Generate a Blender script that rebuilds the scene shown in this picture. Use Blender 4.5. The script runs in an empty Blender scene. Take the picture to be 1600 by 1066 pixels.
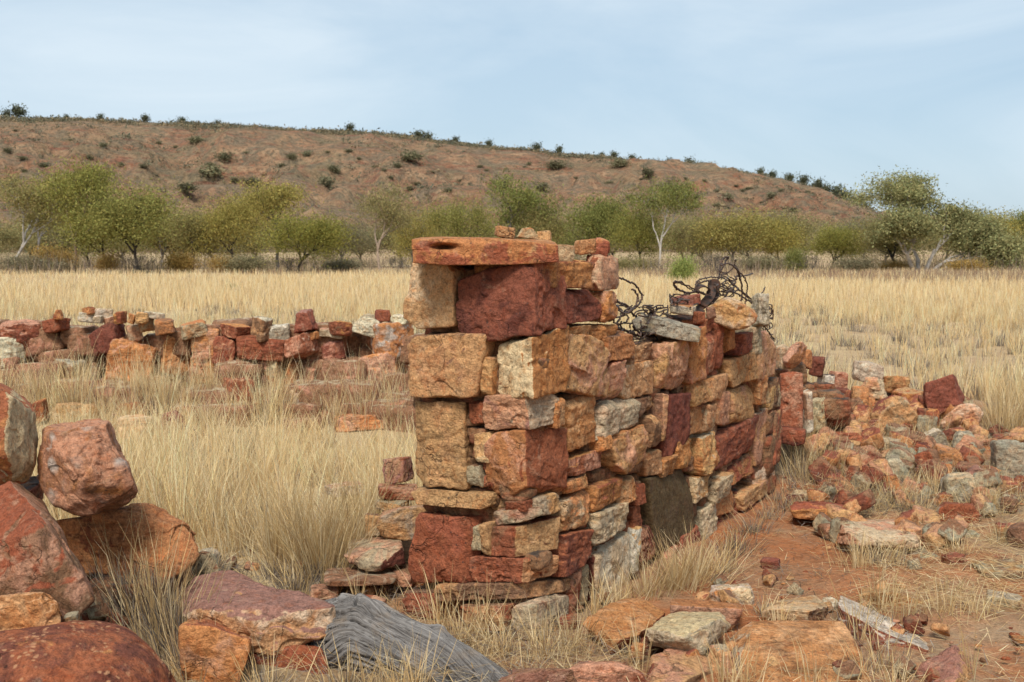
import bpy, bmesh, math, random
import numpy as np

# ------------------------------------------------------------------ camera, sky, sun, exposure
S = bpy.context.scene
COL = S.collection
F, CX, CY, HY, CAMH = 1778.0, 800.0, 533.0, 400.0, 1.45       # photo-pixel focal length, centre, horizon row, eye height
PITCH = math.atan((CY - HY) / F)
cam = bpy.data.cameras.new('camera')
cam.sensor_width = 36.0
cam.lens = 36.0 * F / 1600.0
cam.clip_start, cam.clip_end = 0.05, 6000
cam.dof.use_dof = True
cam.dof.focus_distance = 4.7
cam.dof.aperture_fstop = 8.0
camo = bpy.data.objects.new('camera', cam)
camo.location = (0, 0, CAMH)
camo.rotation_euler = (math.pi / 2 - PITCH, 0, 0)
COL.objects.link(camo)
S.camera = camo
S.view_settings.view_transform = 'Standard'
S.view_settings.look = 'None'
S.view_settings.gamma = 1.0
S.view_settings.exposure = 1.22

SUN_EL, SUN_AZ = math.radians(52), math.radians(190)          # azimuth clockwise from +Y: behind the camera, a little to its left
w = bpy.data.worlds.new('World')
S.world = w
w.use_nodes = True
nt = w.node_tree
nt.nodes.clear()


def N(tree, kind, **kw):
    n = tree.nodes.new(kind)
    for k, v in kw.items():
        if k.startswith('i_'):
            key = k[2:]
            key = int(key) if key.isdigit() else key
            n.inputs[key].default_value = v
        else:
            setattr(n, k, v)
    return n


def ramp(tree, stops, fac=None):
    r = tree.nodes.new('ShaderNodeValToRGB')
    e = r.color_ramp.elements
    while len(e) < len(stops):
        e.new(0.5)
    for el, (p, c) in zip(e, stops):
        el.position = p
        el.color = (c, c, c, 1) if isinstance(c, (int, float)) else (*c, 1)
    if fac is not None:
        tree.links.new(fac, r.inputs[0])
    return r.outputs[0]


def mix(tree, fac, a, b, mode='MIX'):
    m = tree.nodes.new('ShaderNodeMix')
    m.data_type = 'RGBA'
    m.blend_type = mode
    for sock, v in ((m.inputs[0], fac), (m.inputs[6], a), (m.inputs[7], b)):
        if hasattr(v, 'links'):
            tree.links.new(v, sock)
        elif isinstance(v, (int, float)):
            sock.default_value = v
        else:
            sock.default_value = (*v, 1)
    return m.outputs[2]


def math_(tree, op, a, b=None, clamp=False):
    m = tree.nodes.new('ShaderNodeMath')
    m.operation = op
    m.use_clamp = clamp
    for i, v in enumerate((a, b)):
        if v is None:
            continue
        if hasattr(v, 'links'):
            tree.links.new(v, m.inputs[i])
        else:
            m.inputs[i].default_value = v
    return m.outputs[0]


sky = N(nt, 'ShaderNodeTexSky', sky_type='NISHITA', sun_disc=False, sun_elevation=SUN_EL, sun_rotation=SUN_AZ)
sky.air_density, sky.dust_density, sky.ozone_density = 1.0, 1.5, 1.5
tc = N(nt, 'ShaderNodeTexCoord')
mp = N(nt, 'ShaderNodeMapping')
mp.inputs['Scale'].default_value = (1.0, 1.0, 3.0)
mp.inputs['Location'].default_value = (0.35, 0.2, 0.1)
nt.links.new(tc.outputs['Generated'], mp.inputs['Vector'])
cn = N(nt, 'ShaderNodeTexNoise', i_Scale=2.6, i_Detail=7.0, i_Roughness=0.55, i_Distortion=0.6)
nt.links.new(mp.outputs[0], cn.inputs['Vector'])
cloud = ramp(nt, [(0.40, 0.0), (0.55, 0.4), (0.70, 1.0)], cn.outputs['Fac'])
sp = N(nt, 'ShaderNodeSeparateXYZ')
nt.links.new(tc.outputs['Generated'], sp.inputs[0])
side = math_(nt, 'MULTIPLY_ADD', sp.outputs['X'], -0.55)      # more veil on the left of the view, thinner on the right
side.node.inputs[2].default_value = 0.62
cf = math_(nt, 'ADD', math_(nt, 'MULTIPLY', cloud, 0.48), math_(nt, 'MULTIPLY', side, 0.30), clamp=True)
veil = mix(nt, 0.66, sky.outputs[0], (3.65, 5.0, 6.15))        # thin high overcast over the blue
skyc = mix(nt, cf, veil, (6.1, 6.9, 7.5))
bg = N(nt, 'ShaderNodeBackground')
bg.inputs['Strength'].default_value = 0.057
nt.links.new(skyc, bg.inputs['Color'])
wo = N(nt, 'ShaderNodeOutputWorld')
nt.links.new(bg.outputs[0], wo.inputs[0])

sl = bpy.data.lights.new('sun', 'SUN')
sl.energy = 1.9
sl.angle = math.radians(18)
sl.color = (1.0, 0.955, 0.88)
slo = bpy.data.objects.new('sun', sl)
COL.objects.link(slo)
_d = (math.sin(SUN_AZ) * math.cos(SUN_EL), math.cos(SUN_AZ) * math.cos(SUN_EL), math.sin(SUN_EL))
from mathutils import Vector
slo.rotation_euler = Vector(_d).to_track_quat('Z', 'Y').to_euler()
slo.location = (-6, -8, 14)

# ------------------------------------------------------------------ helpers
_cp, _sp = math.cos(PITCH), math.sin(PITCH)


def ray(px, py):
    u, v = (px - CX) / F, (CY - py) / F
    return np.array([u, _cp + v * _sp, -_sp + v * _cp])


def P(px, py, d):
    """the point of the photo's pixel at depth d (metres along +Y)"""
    r = ray(px, py)
    return np.array([0, 0, CAMH]) + r * (d / r[1])


def proj(p):
    x, y, z = p[..., 0], p[..., 1], p[..., 2] - CAMH
    f = y * _cp - z * _sp
    up = y * _sp + z * _cp
    return CX + F * x / f, CY - F * up / f


_rs = np.random.RandomState(7)
_H = _rs.rand(4096).astype(np.float64)


def vnoise(p, seed=0):
    """smooth value noise in -1..1 at points (n,3)"""
    p = np.asarray(p, float) + seed * 17.31
    i = np.floor(p).astype(np.int64)
    f = p - i
    f = f * f * f * (f * (f * 6 - 15) + 10)

    def h(a, b, c):
        k = (a * 73856093) ^ (b * 19349663) ^ (c * 83492791)
        return _H[(k ^ (k >> 13)) & 4095]
    x, y, z = i[:, 0], i[:, 1], i[:, 2]
    fx, fy, fz = f[:, 0], f[:, 1], f[:, 2]
    a = h(x, y, z) * (1 - fx) + h(x + 1, y, z) * fx
    b = h(x, y + 1, z) * (1 - fx) + h(x + 1, y + 1, z) * fx
    c = h(x, y, z + 1) * (1 - fx) + h(x + 1, y, z + 1) * fx
    d = h(x, y + 1, z + 1) * (1 - fx) + h(x + 1, y + 1, z + 1) * fx
    return ((a * (1 - fy) + b * fy) * (1 - fz) + (c * (1 - fy) + d * fy) * fz) * 2 - 1


def fbm(p, seed=0, octaves=4, gain=0.5):
    t, a, s = 0.0, 1.0, 1.0
    for k in range(octaves):
        t = t + a * vnoise(np.asarray(p) * s, seed + k * 3)
        a *= gain
        s *= 2.03
    return t


def sstep(a, b, x):
    t = np.clip((x - a) / (b - a), 0, 1)
    return t * t * (3 - 2 * t)


def make_mesh(name, verts, faces, smooth=True, mat=None, colors=None):
    """verts (n,3); faces (m,k) int array, or a list of such arrays"""
    me = bpy.data.meshes.new(name)
    fl = faces if isinstance(faces, list) else [faces]
    fl = [np.asarray(f, dtype=np.int32) for f in fl if len(f)]
    verts = np.asarray(verts, dtype=np.float32)
    me.vertices.add(len(verts))
    me.vertices.foreach_set('co', verts.ravel())
    tot = np.concatenate([np.full(len(f), f.shape[1], dtype=np.int32) for f in fl])
    idx = np.concatenate([f.ravel() for f in fl])
    me.loops.add(len(idx))
    me.loops.foreach_set('vertex_index', idx)
    me.polygons.add(len(tot))
    st = np.zeros(len(tot), dtype=np.int32)
    st[1:] = np.cumsum(tot)[:-1]
    me.polygons.foreach_set('loop_start', st)
    me.polygons.foreach_set('loop_total', tot)
    me.polygons.foreach_set('use_smooth', np.full(len(tot), smooth, dtype=bool))
    if colors is not None:
        at = me.color_attributes.new('Col', 'FLOAT_COLOR', 'POINT')
        c4 = np.ones((len(verts), 4), dtype=np.float32)
        c4[:, :3] = colors
        at.data.foreach_set('color', c4.ravel())
    me.update(calc_edges=True)
    me.validate()
    if mat:
        me.materials.append(mat)
    return me


def link(name, me, parent=None, loc=(0, 0, 0)):
    o = bpy.data.objects.new(name, me)
    o.location = loc
    COL.objects.link(o)
    if parent is not None:
        o.parent = parent
    return o


def tag(o, label=None, cat=None, group=None, kind=None):
    if label:
        o['label'] = label
    if cat:
        o['category'] = cat
    if group:
        o['group'] = group
    if kind:
        o['kind'] = kind
    return o


def empty(name, loc, label=None, cat=None, group=None):
    o = bpy.data.objects.new(name, None)
    o.empty_display_size = 0.2
    o.location = loc
    COL.objects.link(o)
    return tag(o, label, cat, group)


# ------------------------------------------------------------------ materials
def new_mat(name, rough=0.9, spec=0.2):
    m = bpy.data.materials.new(name)
    m.use_nodes = True
    t = m.node_tree
    b = t.nodes['Principled BSDF']
    b.inputs['Roughness'].default_value = rough
    b.inputs['Specular IOR Level'].default_value = spec
    return m, t, b


def oattr(t, name):
    a = N(t, 'ShaderNodeAttribute', attribute_type='OBJECT', attribute_name=name)
    return a


def noise(t, vec, scale, detail=5.0, rough=0.55, dist=0.0):
    n = N(t, 'ShaderNodeTexNoise', i_Scale=scale, i_Detail=detail, i_Roughness=rough, i_Distortion=dist)
    t.links.new(vec, n.inputs['Vector'])
    return n.outputs['Fac']


def rock_material():
    m, t, b = new_mat('sandstone', 0.88, 0.25)
    tc = N(t, 'ShaderNodeTexCoord')
    off = oattr(t, 'offs')
    va = N(t, 'ShaderNodeVectorMath', operation='ADD')
    t.links.new(tc.outputs['Object'], va.inputs[0])
    t.links.new(off.outputs['Vector'], va.inputs[1])
    v = va.outputs[0]
    geo = N(t, 'ShaderNodeNewGeometry')
    a, bb, cc = (oattr(t, k).outputs['Color'] for k in ('cola', 'colb', 'colc'))
    fd = oattr(t, 'fdir').outputs['Vector']
    bal = oattr(t, 'bal').outputs['Fac']
    # patches of the second colour
    n1 = noise(t, v, 7.0, 6.0, 0.62, 0.8)
    m1 = math_(t, 'ADD', n1, bal)
    m1 = ramp(t, [(0.46, 0.0), (0.58, 1.0)], m1)
    col = mix(t, m1, a, bb)
    # weathered rind on the faces that look along fdir
    dp = N(t, 'ShaderNodeVectorMath', operation='DOT_PRODUCT')
    t.links.new(geo.outputs['Normal'], dp.inputs[0])
    t.links.new(fd, dp.inputs[1])
    n2 = noise(t, v, 11.0, 5.0, 0.65, 0.6)
    fm = math_(t, 'ADD', dp.outputs['Value'], math_(t, 'MULTIPLY', math_(t, 'SUBTRACT', n2, 0.5), 1.5))
    fm = ramp(t, [(0.50, 0.0), (0.66, 1.0)], fm)
    col = mix(t, fm, col, cc)
    # iron stain veins in warm brown
    n3 = noise(t, v, 19.0, 8.0, 0.7, 1.2)
    st = ramp(t, [(0.50, 0.0), (0.66, 0.55)], n3)
    col = mix(t, st, col, mix(t, 1.0, col, (0.80, 0.46, 0.24), 'MULTIPLY'))
    # pale mineral bloom
    n4 = noise(t, v, 13.0, 7.0, 0.68, 0.4)
    pl = ramp(t, [(0.58, 0.0), (0.72, 0.42)], n4)
    col = mix(t, pl, col, mix(t, 0.75, col, (0.60, 0.44, 0.29)))
    # bedding layers
    ml = N(t, 'ShaderNodeMapping')
    ml.inputs['Scale'].default_value = (1.0, 1.0, 8.0)
    ml.inputs['Rotation'].default_value = (0.12, 0.16, 0.0)
    t.links.new(v, ml.inputs['Vector'])
    lay = noise(t, ml.outputs[0], 7.0, 4.0, 0.6, 0.7)
    lmask = ramp(t, [(0.44, 0.0), (0.6, 1.0)], noise(t, off.outputs['Vector'], 3.1, 0.0))
    col = mix(t, lmask, col, mix(t, 1.0, col, ramp(t, [(0.34, 0.62), (0.5, 1.0), (0.66, 1.25)], lay), 'MULTIPLY'))
    # grain and speckle
    g = noise(t, v, 150.0, 4.0, 0.7)
    col = mix(t, 1.0, col, ramp(t, [(0.28, 0.60), (0.5, 1.0), (0.75, 1.32)], g), 'MULTIPLY')
    g2 = noise(t, v, 48.0, 5.0, 0.7)
    col = mix(t, 1.0, col, ramp(t, [(0.30, 0.45), (0.47, 1.0), (0.68, 1.3)], g2), 'MULTIPLY')
    # dark manganese / lichen dots
    vo = N(t, 'ShaderNodeTexVoronoi', i_Scale=38.0, i_Randomness=1.0)
    t.links.new(v, vo.inputs['Vector'])
    dots = ramp(t, [(0.10, 1.0), (0.22, 0.0)], vo.outputs['Distance'])
    dm = math_(t, 'MULTIPLY', dots, ramp(t, [(0.5, 0.0), (0.62, 0.75)], noise(t, v, 6.0, 3.0)))
    col = mix(t, dm, col, (0.055, 0.04, 0.035))
    # lichen spots or weathering dots, where a stone has them
    vs = N(t, 'ShaderNodeTexVoronoi', i_Randomness=1.0)
    ns = N(t, 'ShaderNodeTexNoise', i_Scale=30.0, i_Detail=3.0)
    t.links.new(v, ns.inputs['Vector'])
    s2 = N(t, 'ShaderNodeVectorMath', operation='SCALE')
    s2.inputs['Scale'].default_value = 0.03
    t.links.new(ns.outputs['Color'], s2.inputs[0])
    v2 = N(t, 'ShaderNodeVectorMath', operation='ADD')
    t.links.new(v, v2.inputs[0])
    t.links.new(s2.outputs[0], v2.inputs[1])
    t.links.new(v2.outputs[0], vs.inputs['Vector'])
    t.links.new(oattr(t, 'spots').outputs['Fac'], vs.inputs['Scale'])
    spm = math_(t, 'MULTIPLY', ramp(t, [(0.20, 1.0), (0.34, 0.0)], vs.outputs['Distance']), oattr(t, 'spotm').outputs['Fac'])
    spm = math_(t, 'MULTIPLY', spm, ramp(t, [(0.42, 0.0), (0.52, 1.0)], noise(t, v, 5.0, 2.0)))
    col = mix(t, spm, col, oattr(t, 'spotc').outputs['Color'])
    # fine cracks
    wv = N(t, 'ShaderNodeVectorMath', operation='ADD')
    nz = N(t, 'ShaderNodeTexNoise', i_Scale=9.0, i_Detail=4.0)
    t.links.new(v, nz.inputs['Vector'])
    sc = N(t, 'ShaderNodeVectorMath', operation='SCALE')
    sc.inputs['Scale'].default_value = 0.22
    t.links.new(nz.outputs['Color'], sc.inputs[0])
    t.links.new(v, wv.inputs[0])
    t.links.new(sc.outputs[0], wv.inputs[1])
    ve = N(t, 'ShaderNodeTexVoronoi', feature='DISTANCE_TO_EDGE', i_Scale=4.5)
    t.links.new(wv.outputs[0], ve.inputs['Vector'])
    cr = ramp(t, [(0.0, 1.0), (0.014, 0.0)], ve.outputs['Distance'])
    crm = math_(t, 'MULTIPLY', cr, ramp(t, [(0.52, 0.0), (0.62, 1.0)], noise(t, v, 5.0, 2.0)))
    col = mix(t, math_(t, 'MULTIPLY', crm, 0.35), col, (0.05, 0.025, 0.015))
    t.links.new(col, b.inputs['Base Color'])
    # bump
    h = math_(t, 'ADD', math_(t, 'MULTIPLY', noise(t, v, 22.0, 9.0, 0.68), 1.0), math_(t, 'MULTIPLY', g, 0.22))
    h = math_(t, 'ADD', h, math_(t, 'MULTIPLY', noise(t, v, 7.0, 3.0, 0.5, 1.0), 0.9))
    h = math_(t, 'SUBTRACT', h, math_(t, 'MULTIPLY', crm, 0.35))
    bp = N(t, 'ShaderNodeBump', i_Strength=1.0, i_Distance=0.03)
    t.links.new(h, bp.inputs['Height'])
    t.links.new(bp.outputs[0], b.inputs['Normal'])
    return m


ROCK = rock_material()


def ground_material():
    m, t, b = new_mat('red_soil', 0.95, 0.1)
    tc = N(t, 'ShaderNodeTexCoord')
    v = tc.outputs['Object']
    n1 = noise(t, v, 1.1, 6.0, 0.6, 0.4)
    col = mix(t, ramp(t, [(0.4, 0.0), (0.62, 1.0)], n1), (0.36, 0.125, 0.045), (0.41, 0.175, 0.08))
    n2 = noise(t, v, 6.0, 8.0, 0.7, 0.5)
    col = mix(t, ramp(t, [(0.52, 0.0), (0.70, 0.6)], n2), col, (0.29, 0.15, 0.08))
    sp0 = N(t, 'ShaderNodeVectorMath', operation='DISTANCE')
    t.links.new(v, sp0.inputs[0])
    sp0.inputs[1].default_value = (1.55, 5.2, 0)
    bare = ramp(t, [(0.40, 0.0), (0.82, 1.0)], math_(t, 'MULTIPLY_ADD', sp0.outputs['Value'], 0.26))
    nb = noise(t, v, 1.7, 6.0, 0.65, 0.5)
    bm_ = math_(t, 'MULTIPLY', bare, ramp(t, [(0.40, 0.05), (0.60, 0.9)], nb))
    col = mix(t, bm_, col, mix(t, n2, (0.25, 0.185, 0.12), (0.38, 0.28, 0.165)))
    # further out a mat of dead straw covers the soil
    sx = N(t, 'ShaderNodeSeparateXYZ')
    t.links.new(v, sx.inputs[0])
    far = math_(t, 'MULTIPLY', math_(t, 'SUBTRACT', sx.outputs['Y'], 9.0), 0.16)
    leftm = math_(t, 'MULTIPLY', math_(t, 'ADD', sx.outputs['X'], 0.25), -1.6)
    fm = math_(t, 'MAXIMUM', far, leftm, clamp=True)
    n3 = noise(t, v, 2.3, 5.0, 0.6)
    straw = mix(t, ramp(t, [(0.35, 0.0), (0.65, 1.0)], n3), (0.38, 0.27, 0.15), (0.50, 0.38, 0.21))
    n5 = noise(t, v, 0.05, 5.0, 0.6)
    straw = mix(t, ramp(t, [(0.45, 0.0), (0.62, 0.6)], n5), straw, (0.33, 0.20, 0.13))
    col = mix(t, math_(t, 'MULTIPLY', fm, 0.92), col, straw)
    g = noise(t, v, 90.0, 5.0, 0.75)
    col = mix(t, 1.0, col, ramp(t, [(0.3, 0.6), (0.5, 1.0), (0.72, 1.3)], g), 'MULTIPLY')
    g3 = noise(t, v, 24.0, 5.0, 0.7)
    col = mix(t, 1.0, col, ramp(t, [(0.3, 0.72), (0.5, 1.0), (0.72, 1.15)], g3), 'MULTIPLY')
    t.links.new(col, b.inputs['Base Color'])
    h = math_(t, 'ADD', noise(t, v, 14.0, 8.0, 0.7), math_(t, 'MULTIPLY', g, 0.3))
    bp = N(t, 'ShaderNodeBump', i_Strength=0.8, i_Distance=0.03)
    t.links.new(h, bp.inputs['Height'])
    t.links.new(bp.outputs[0], b.inputs['Normal'])
    return m


def hill_material():
    m, t, b = new_mat('hillside', 0.95, 0.05)
    tc = N(t, 'ShaderNodeTexCoord')
    v = tc.outputs['Object']
    n1 = noise(t, v, 0.02, 6.0, 0.6, 0.6)
    col = mix(t, ramp(t, [(0.38, 0.0), (0.6, 1.0)], n1), (0.30, 0.155, 0.09), (0.365, 0.225, 0.13))
    mp = N(t, 'ShaderNodeMapping')
    mp.inputs['Scale'].default_value = (0.35, 0.35, 2.4)
    t.links.new(v, mp.inputs['Vector'])
    n2 = noise(t, mp.outputs[0], 0.05, 7.0, 0.65, 1.0)
    sx = N(t, 'ShaderNodeSeparateXYZ')
    t.links.new(v, sx.inputs[0])
    up = ramp(t, [(0.28, 0.0), (0.5, 1.0), (0.78, 1.0), (0.92, 0.1)], math_(t, 'DIVIDE', sx.outputs['Z'], 62.0))
    col = mix(t, math_(t, 'MULTIPLY', up, ramp(t, [(0.5, 0.0), (0.62, 0.75)], n2)), col, (0.27, 0.09, 0.05))
    n3 = noise(t, v, 0.11, 6.0, 0.7)
    col = mix(t, ramp(t, [(0.5, 0.0), (0.62, 0.8)], n3), col, (0.43, 0.28, 0.165))
    n6 = noise(t, v, 0.09, 8.0, 0.78, 0.6)
    col = mix(t, ramp(t, [(0.49, 0.0), (0.56, 0.8)], n6), col, (0.215, 0.165, 0.11))
    n9 = noise(t, v, 0.035, 6.0, 0.7, 0.5)
    col = mix(t, ramp(t, [(0.5, 0.0), (0.62, 0.7)], n9), col, (0.23, 0.18, 0.105))
    n7 = noise(t, v, 0.34, 6.0, 0.8)
    col = mix(t, ramp(t, [(0.52, 0.0), (0.58, 0.85)], n7), col, (0.15, 0.125, 0.085))
    n8 = noise(t, mp.outputs[0], 0.22, 6.0, 0.75)
    col = mix(t, ramp(t, [(0.55, 0.0), (0.62, 0.7)], n8), col, (0.25, 0.105, 0.07))
    n4 = noise(t, v, 0.7, 5.0, 0.8)
    col = mix(t, 1.0, col, ramp(t, [(0.3, 0.42), (0.5, 1.0), (0.7, 1.35)], n4), 'MULTIPLY')
    t.links.new(col, b.inputs['Base Color'])
    h = noise(t, v, 0.25, 9.0, 0.72)
    bp = N(t, 'ShaderNodeBump', i_Strength=1.0, i_Distance=3.5)
    t.links.new(h, bp.inputs['Height'])
    t.links.new(bp.outputs[0], b.inputs['Normal'])
    return m


def blade_material(name, transl=0.35):
    m = bpy.data.materials.new(name)
    m.use_nodes = True
    t = m.node_tree
    t.nodes.clear()
    at = N(t, 'ShaderNodeAttribute', attribute_name='Col')
    d = N(t, 'ShaderNodeBsdfDiffuse')
    tr = N(t, 'ShaderNodeBsdfTranslucent')
    for s in (d, tr):
        t.links.new(at.outputs['Color'], s.inputs['Color'])
    mx = N(t, 'ShaderNodeMixShader')
    mx.inputs[0].default_value = transl
    t.links.new(d.outputs[0], mx.inputs[1])
    t.links.new(tr.outputs[0], mx.inputs[2])
    o = N(t, 'ShaderNodeOutputMaterial')
    t.links.new(mx.outputs[0], o.inputs[0])
    return m


def leaf_material():
    m = bpy.data.materials.new('dry_country_leaf')
    m.use_nodes = True
    t = m.node_tree
    t.nodes.clear()
    tint = oattr(t, 'tint').outputs['Color']
    at = N(t, 'ShaderNodeAttribute', attribute_name='Col')
    col = mix(t, 1.0, tint, at.outputs['Color'], 'MULTIPLY')
    d = N(t, 'ShaderNodeBsdfDiffuse')
    tr = N(t, 'ShaderNodeBsdfTranslucent')
    for s in (d, tr):
        t.links.new(col, s.inputs['Color'])
    mx = N(t, 'ShaderNodeMixShader')
    mx.inputs[0].default_value = 0.35
    t.links.new(d.outputs[0], mx.inputs[1])
    t.links.new(tr.outputs[0], mx.inputs[2])
    o = N(t, 'ShaderNodeOutputMaterial')
    t.links.new(mx.outputs[0], o.inputs[0])
    return m


def bark_material():
    m, t, b = new_mat('bark', 0.9, 0.1)
    tc = N(t, 'ShaderNodeTexCoord')
    tint = oattr(t, 'bark').outputs['Color']
    n = noise(t, tc.outputs['Object'], 14.0, 4.0, 0.6)
    col = mix(t, 1.0, tint, ramp(t, [(0.35, 0.6), (0.65, 1.2)], n), 'MULTIPLY')
    t.links.new(col, b.inputs['Base Color'])
    return m


def metal_material(name, ca, cb, rough=0.6):
    m, t, b = new_mat(name, rough, 0.4)
    tc = N(t, 'ShaderNodeTexCoord')
    n = noise(t, tc.outputs['Object'], 30.0, 5.0, 0.65)
    t.links.new(mix(t, ramp(t, [(0.4, 0.0), (0.6, 1.0)], n), ca, cb), b.inputs['Base Color'])
    b.inputs['Metallic'].default_value = 0.25
    return m


def wood_material():
    m, t, b = new_mat('weathered_wood', 0.85, 0.2)
    at = N(t, 'ShaderNodeAttribute', attribute_name='Col')     # crack mask (red) and grain coordinate from the mesh
    tc = N(t, 'ShaderNodeTexCoord')
    uv = N(t, 'ShaderNodeUVMap')
    mp = N(t, 'ShaderNodeMapping')
    mp.inputs['Scale'].default_value = (1.2, 26.0, 1.0)
    t.links.new(uv.outputs[0], mp.inputs['Vector'])
    n = noise(t, mp.outputs[0], 3.0, 8.0, 0.65, 0.8)
    col = mix(t, ramp(t, [(0.35, 0.0), (0.65, 1.0)], n), (0.12, 0.107, 0.098), (0.31, 0.285, 0.262))
    n2 = noise(t, tc.outputs['Object'], 9.0, 4.0)
    col = mix(t, ramp(t, [(0.55, 0.0), (0.7, 0.6)], n2), col, (0.30, 0.22, 0.15))
    n3 = noise(t, mp.outputs[0], 8.0, 4.0, 0.7, 0.4)
    col = mix(t, ramp(t, [(0.56, 0.0), (0.63, 0.8)], n3), col, (0.05, 0.043, 0.038))
    col = mix(t, math_(t, 'MULTIPLY', at.outputs['Fac'], 0.8), col, (0.045, 0.037, 0.032))     # dirt packed in the splits
    t.links.new(col, b.inputs['Base Color'])
    bp = N(t, 'ShaderNodeBump', i_Strength=0.9, i_Distance=0.012)
    t.links.new(math_(t, 'SUBTRACT', n, math_(t, 'MULTIPLY', n3, 0.6)), bp.inputs['Height'])
    t.links.new(bp.outputs[0], b.inputs['Normal'])
    return m


STRAW = blade_material('dry_straw')
TWIG = blade_material('grey_twig', 0.1)
LEAF = leaf_material()
BARK = bark_material()
WIRE = metal_material('rusty_wire', (0.045, 0.032, 0.026), (0.115, 0.065, 0.042))
IRON = metal_material('rusted_iron', (0.035, 0.025, 0.02), (0.10, 0.045, 0.025), 0.7)

# ------------------------------------------------------------------ ground and hill
MOUNDS = [(3.1, 9.1, 1.6, 0.34), (1.95, 7.7, 0.7, 0.16), (-1.75, 4.6, 0.8, 0.16), (-1.0, 4.0, 0.5, 0.04),
          (-0.75, 5.4, 0.55, 0.16), (-3.0, 10.4, 2.2, 0.2), (-5.0, 10.4, 2.2, 0.2), (-0.8, 10.6, 1.6, 0.15)]


def gh(x, y):
    x, y = np.asarray(x, float), np.asarray(y, float)
    z = np.zeros(np.broadcast(x, y).shape)
    for mx, my, r, h in MOUNDS:
        q = ((x - mx) ** 2 + (y - my) ** 2) / (r * r)
        z = z + h * np.exp(-q * 1.6)
    z = z + 0.035 * sstep(150, 60, y) * np.sin(x * 0.9 + 1.3 * np.sin(y * 0.55)) * np.cos(y * 0.7 + 0.6) * sstep(3.5, 9, y)
    z = z + sstep(110, 240, y) * (y - 110) * 0.016
    return z


def gdepth(px, py, dmax=140.0):
    r = ray(px, py)
    r = r / r[1]
    d = np.concatenate([np.arange(1.5, 20, 0.02), np.arange(20, dmax, 0.5)])
    z = CAMH + r[2] * d - gh(r[0] * d, d)
    k = np.where(z < 0)[0]
    return float(d[k[0]]) if len(k) else dmax


def build_ground():
    ys = np.concatenate([np.linspace(-40, 1.5, 12), np.arange(1.6, 12, 0.055), np.geomspace(12, 3000, 120)])
    us = np.linspace(-1, 1, 261)
    us = np.sign(us) * np.abs(us) ** 1.25
    Y, U = np.meshgrid(ys, us, indexing='ij')
    X = U * (9 + np.maximum(Y, 0) * 1.1 + np.where(Y < 0, 30, 0))
    Z = gh(X, Y)
    q = np.stack([X.ravel(), Y.ravel(), X.ravel() * 0], 1)
    Z = Z + (fbm(q * 2.2, 3, 4).reshape(X.shape) * 0.018 + fbm(q * 9, 5, 3).reshape(X.shape) * 0.006) * sstep(40, 10, Y)
    V = np.stack([X, Y, Z], -1).reshape(-1, 3)
    r, c = X.shape
    i = np.arange(r * c).reshape(r, c)
    Fc = np.stack([i[:-1, :-1], i[:-1, 1:], i[1:, 1:], i[1:, :-1]], -1).reshape(-1, 4)
    o = link('ground', make_mesh('ground', V, Fc, True, ground_material()))
    tag(o, kind='structure')


SKY = [(-900, 205), (-400, 192), (0, 188), (100, 189), (200, 192), (300, 196), (400, 201), (500, 206), (600, 212), (650, 218), (700, 226), (800, 236),
       (900, 245), (1000, 256), (1100, 267), (1150, 274), (1200, 281), (1250, 290), (1290, 307), (1330, 323), (1360, 335), (1400, 350),
       (1450, 368), (1500, 384), (1560, 398), (1700, 404), (3000, 406)]
HD = 520.0


def hill_h(x, y):
    x, y = np.asarray(x, float), np.asarray(y, float)
    px = CX + x / HD * F
    crest = np.interp(px, [a for a, _ in SKY], [CAMH + (HY - b) / F * HD for _, b in SKY])
    t = np.clip((y - 215) / (HD - 215), 0, 1.25)
    prof = np.interp(t, [0, 0.2, 0.45, 0.62, 0.72, 0.86, 1.0, 1.25], [0.0, 0.075, 0.27, 0.47, 0.66, 0.86, 1.0, 0.97])
    q = np.stack([x.ravel() * 0.016, y.ravel() * 0.006, x.ravel() * 0 + 1.7], 1)
    rid = (1 - np.abs(fbm(q, 11, 4, 0.55))).reshape(x.shape)
    q2 = np.stack([x.ravel() * 0.06, y.ravel() * 0.03, x.ravel() * 0], 1)
    f2 = fbm(q2, 21, 4).reshape(x.shape)
    env = sstep(0.05, 0.4, t) * sstep(1.0, 0.78, t)
    h = crest * prof + env * ((rid - 0.6) * 13.0 + f2 * 3.6) * np.clip(crest / 40, 0, 1)
    h = h + sstep(0.05, 0.4, t) * sstep(0.9, 0.65, t) * 1.5 * np.sin(h * 0.62 + f2 * 2.2) * np.clip(crest / 40, 0, 1)
    return h + sstep(0.8, 1.0, t) * f2 * 0.5


def build_hill():
    xs = np.linspace(-620, 640, 420)
    ys = np.concatenate([np.linspace(190, 560, 230), np.linspace(570, 800, 20)])
    Y, X = np.meshgrid(ys, xs, indexing='ij')
    Z = hill_h(X, Y)
    Z = np.where(Y <= 215, -1.0, Z)
    V = np.stack([X, Y, Z], -1).reshape(-1, 3)
    r, c = X.shape
    i = np.arange(r * c).reshape(r, c)
    Fc = np.stack([i[:-1, :-1], i[:-1, 1:], i[1:, 1:], i[1:, :-1]], -1).reshape(-1, 4)
    o = link('hill', make_mesh('hill', V, Fc, True, hill_material()))
    tag(o, kind='structure')


build_ground()
build_hill()
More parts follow.
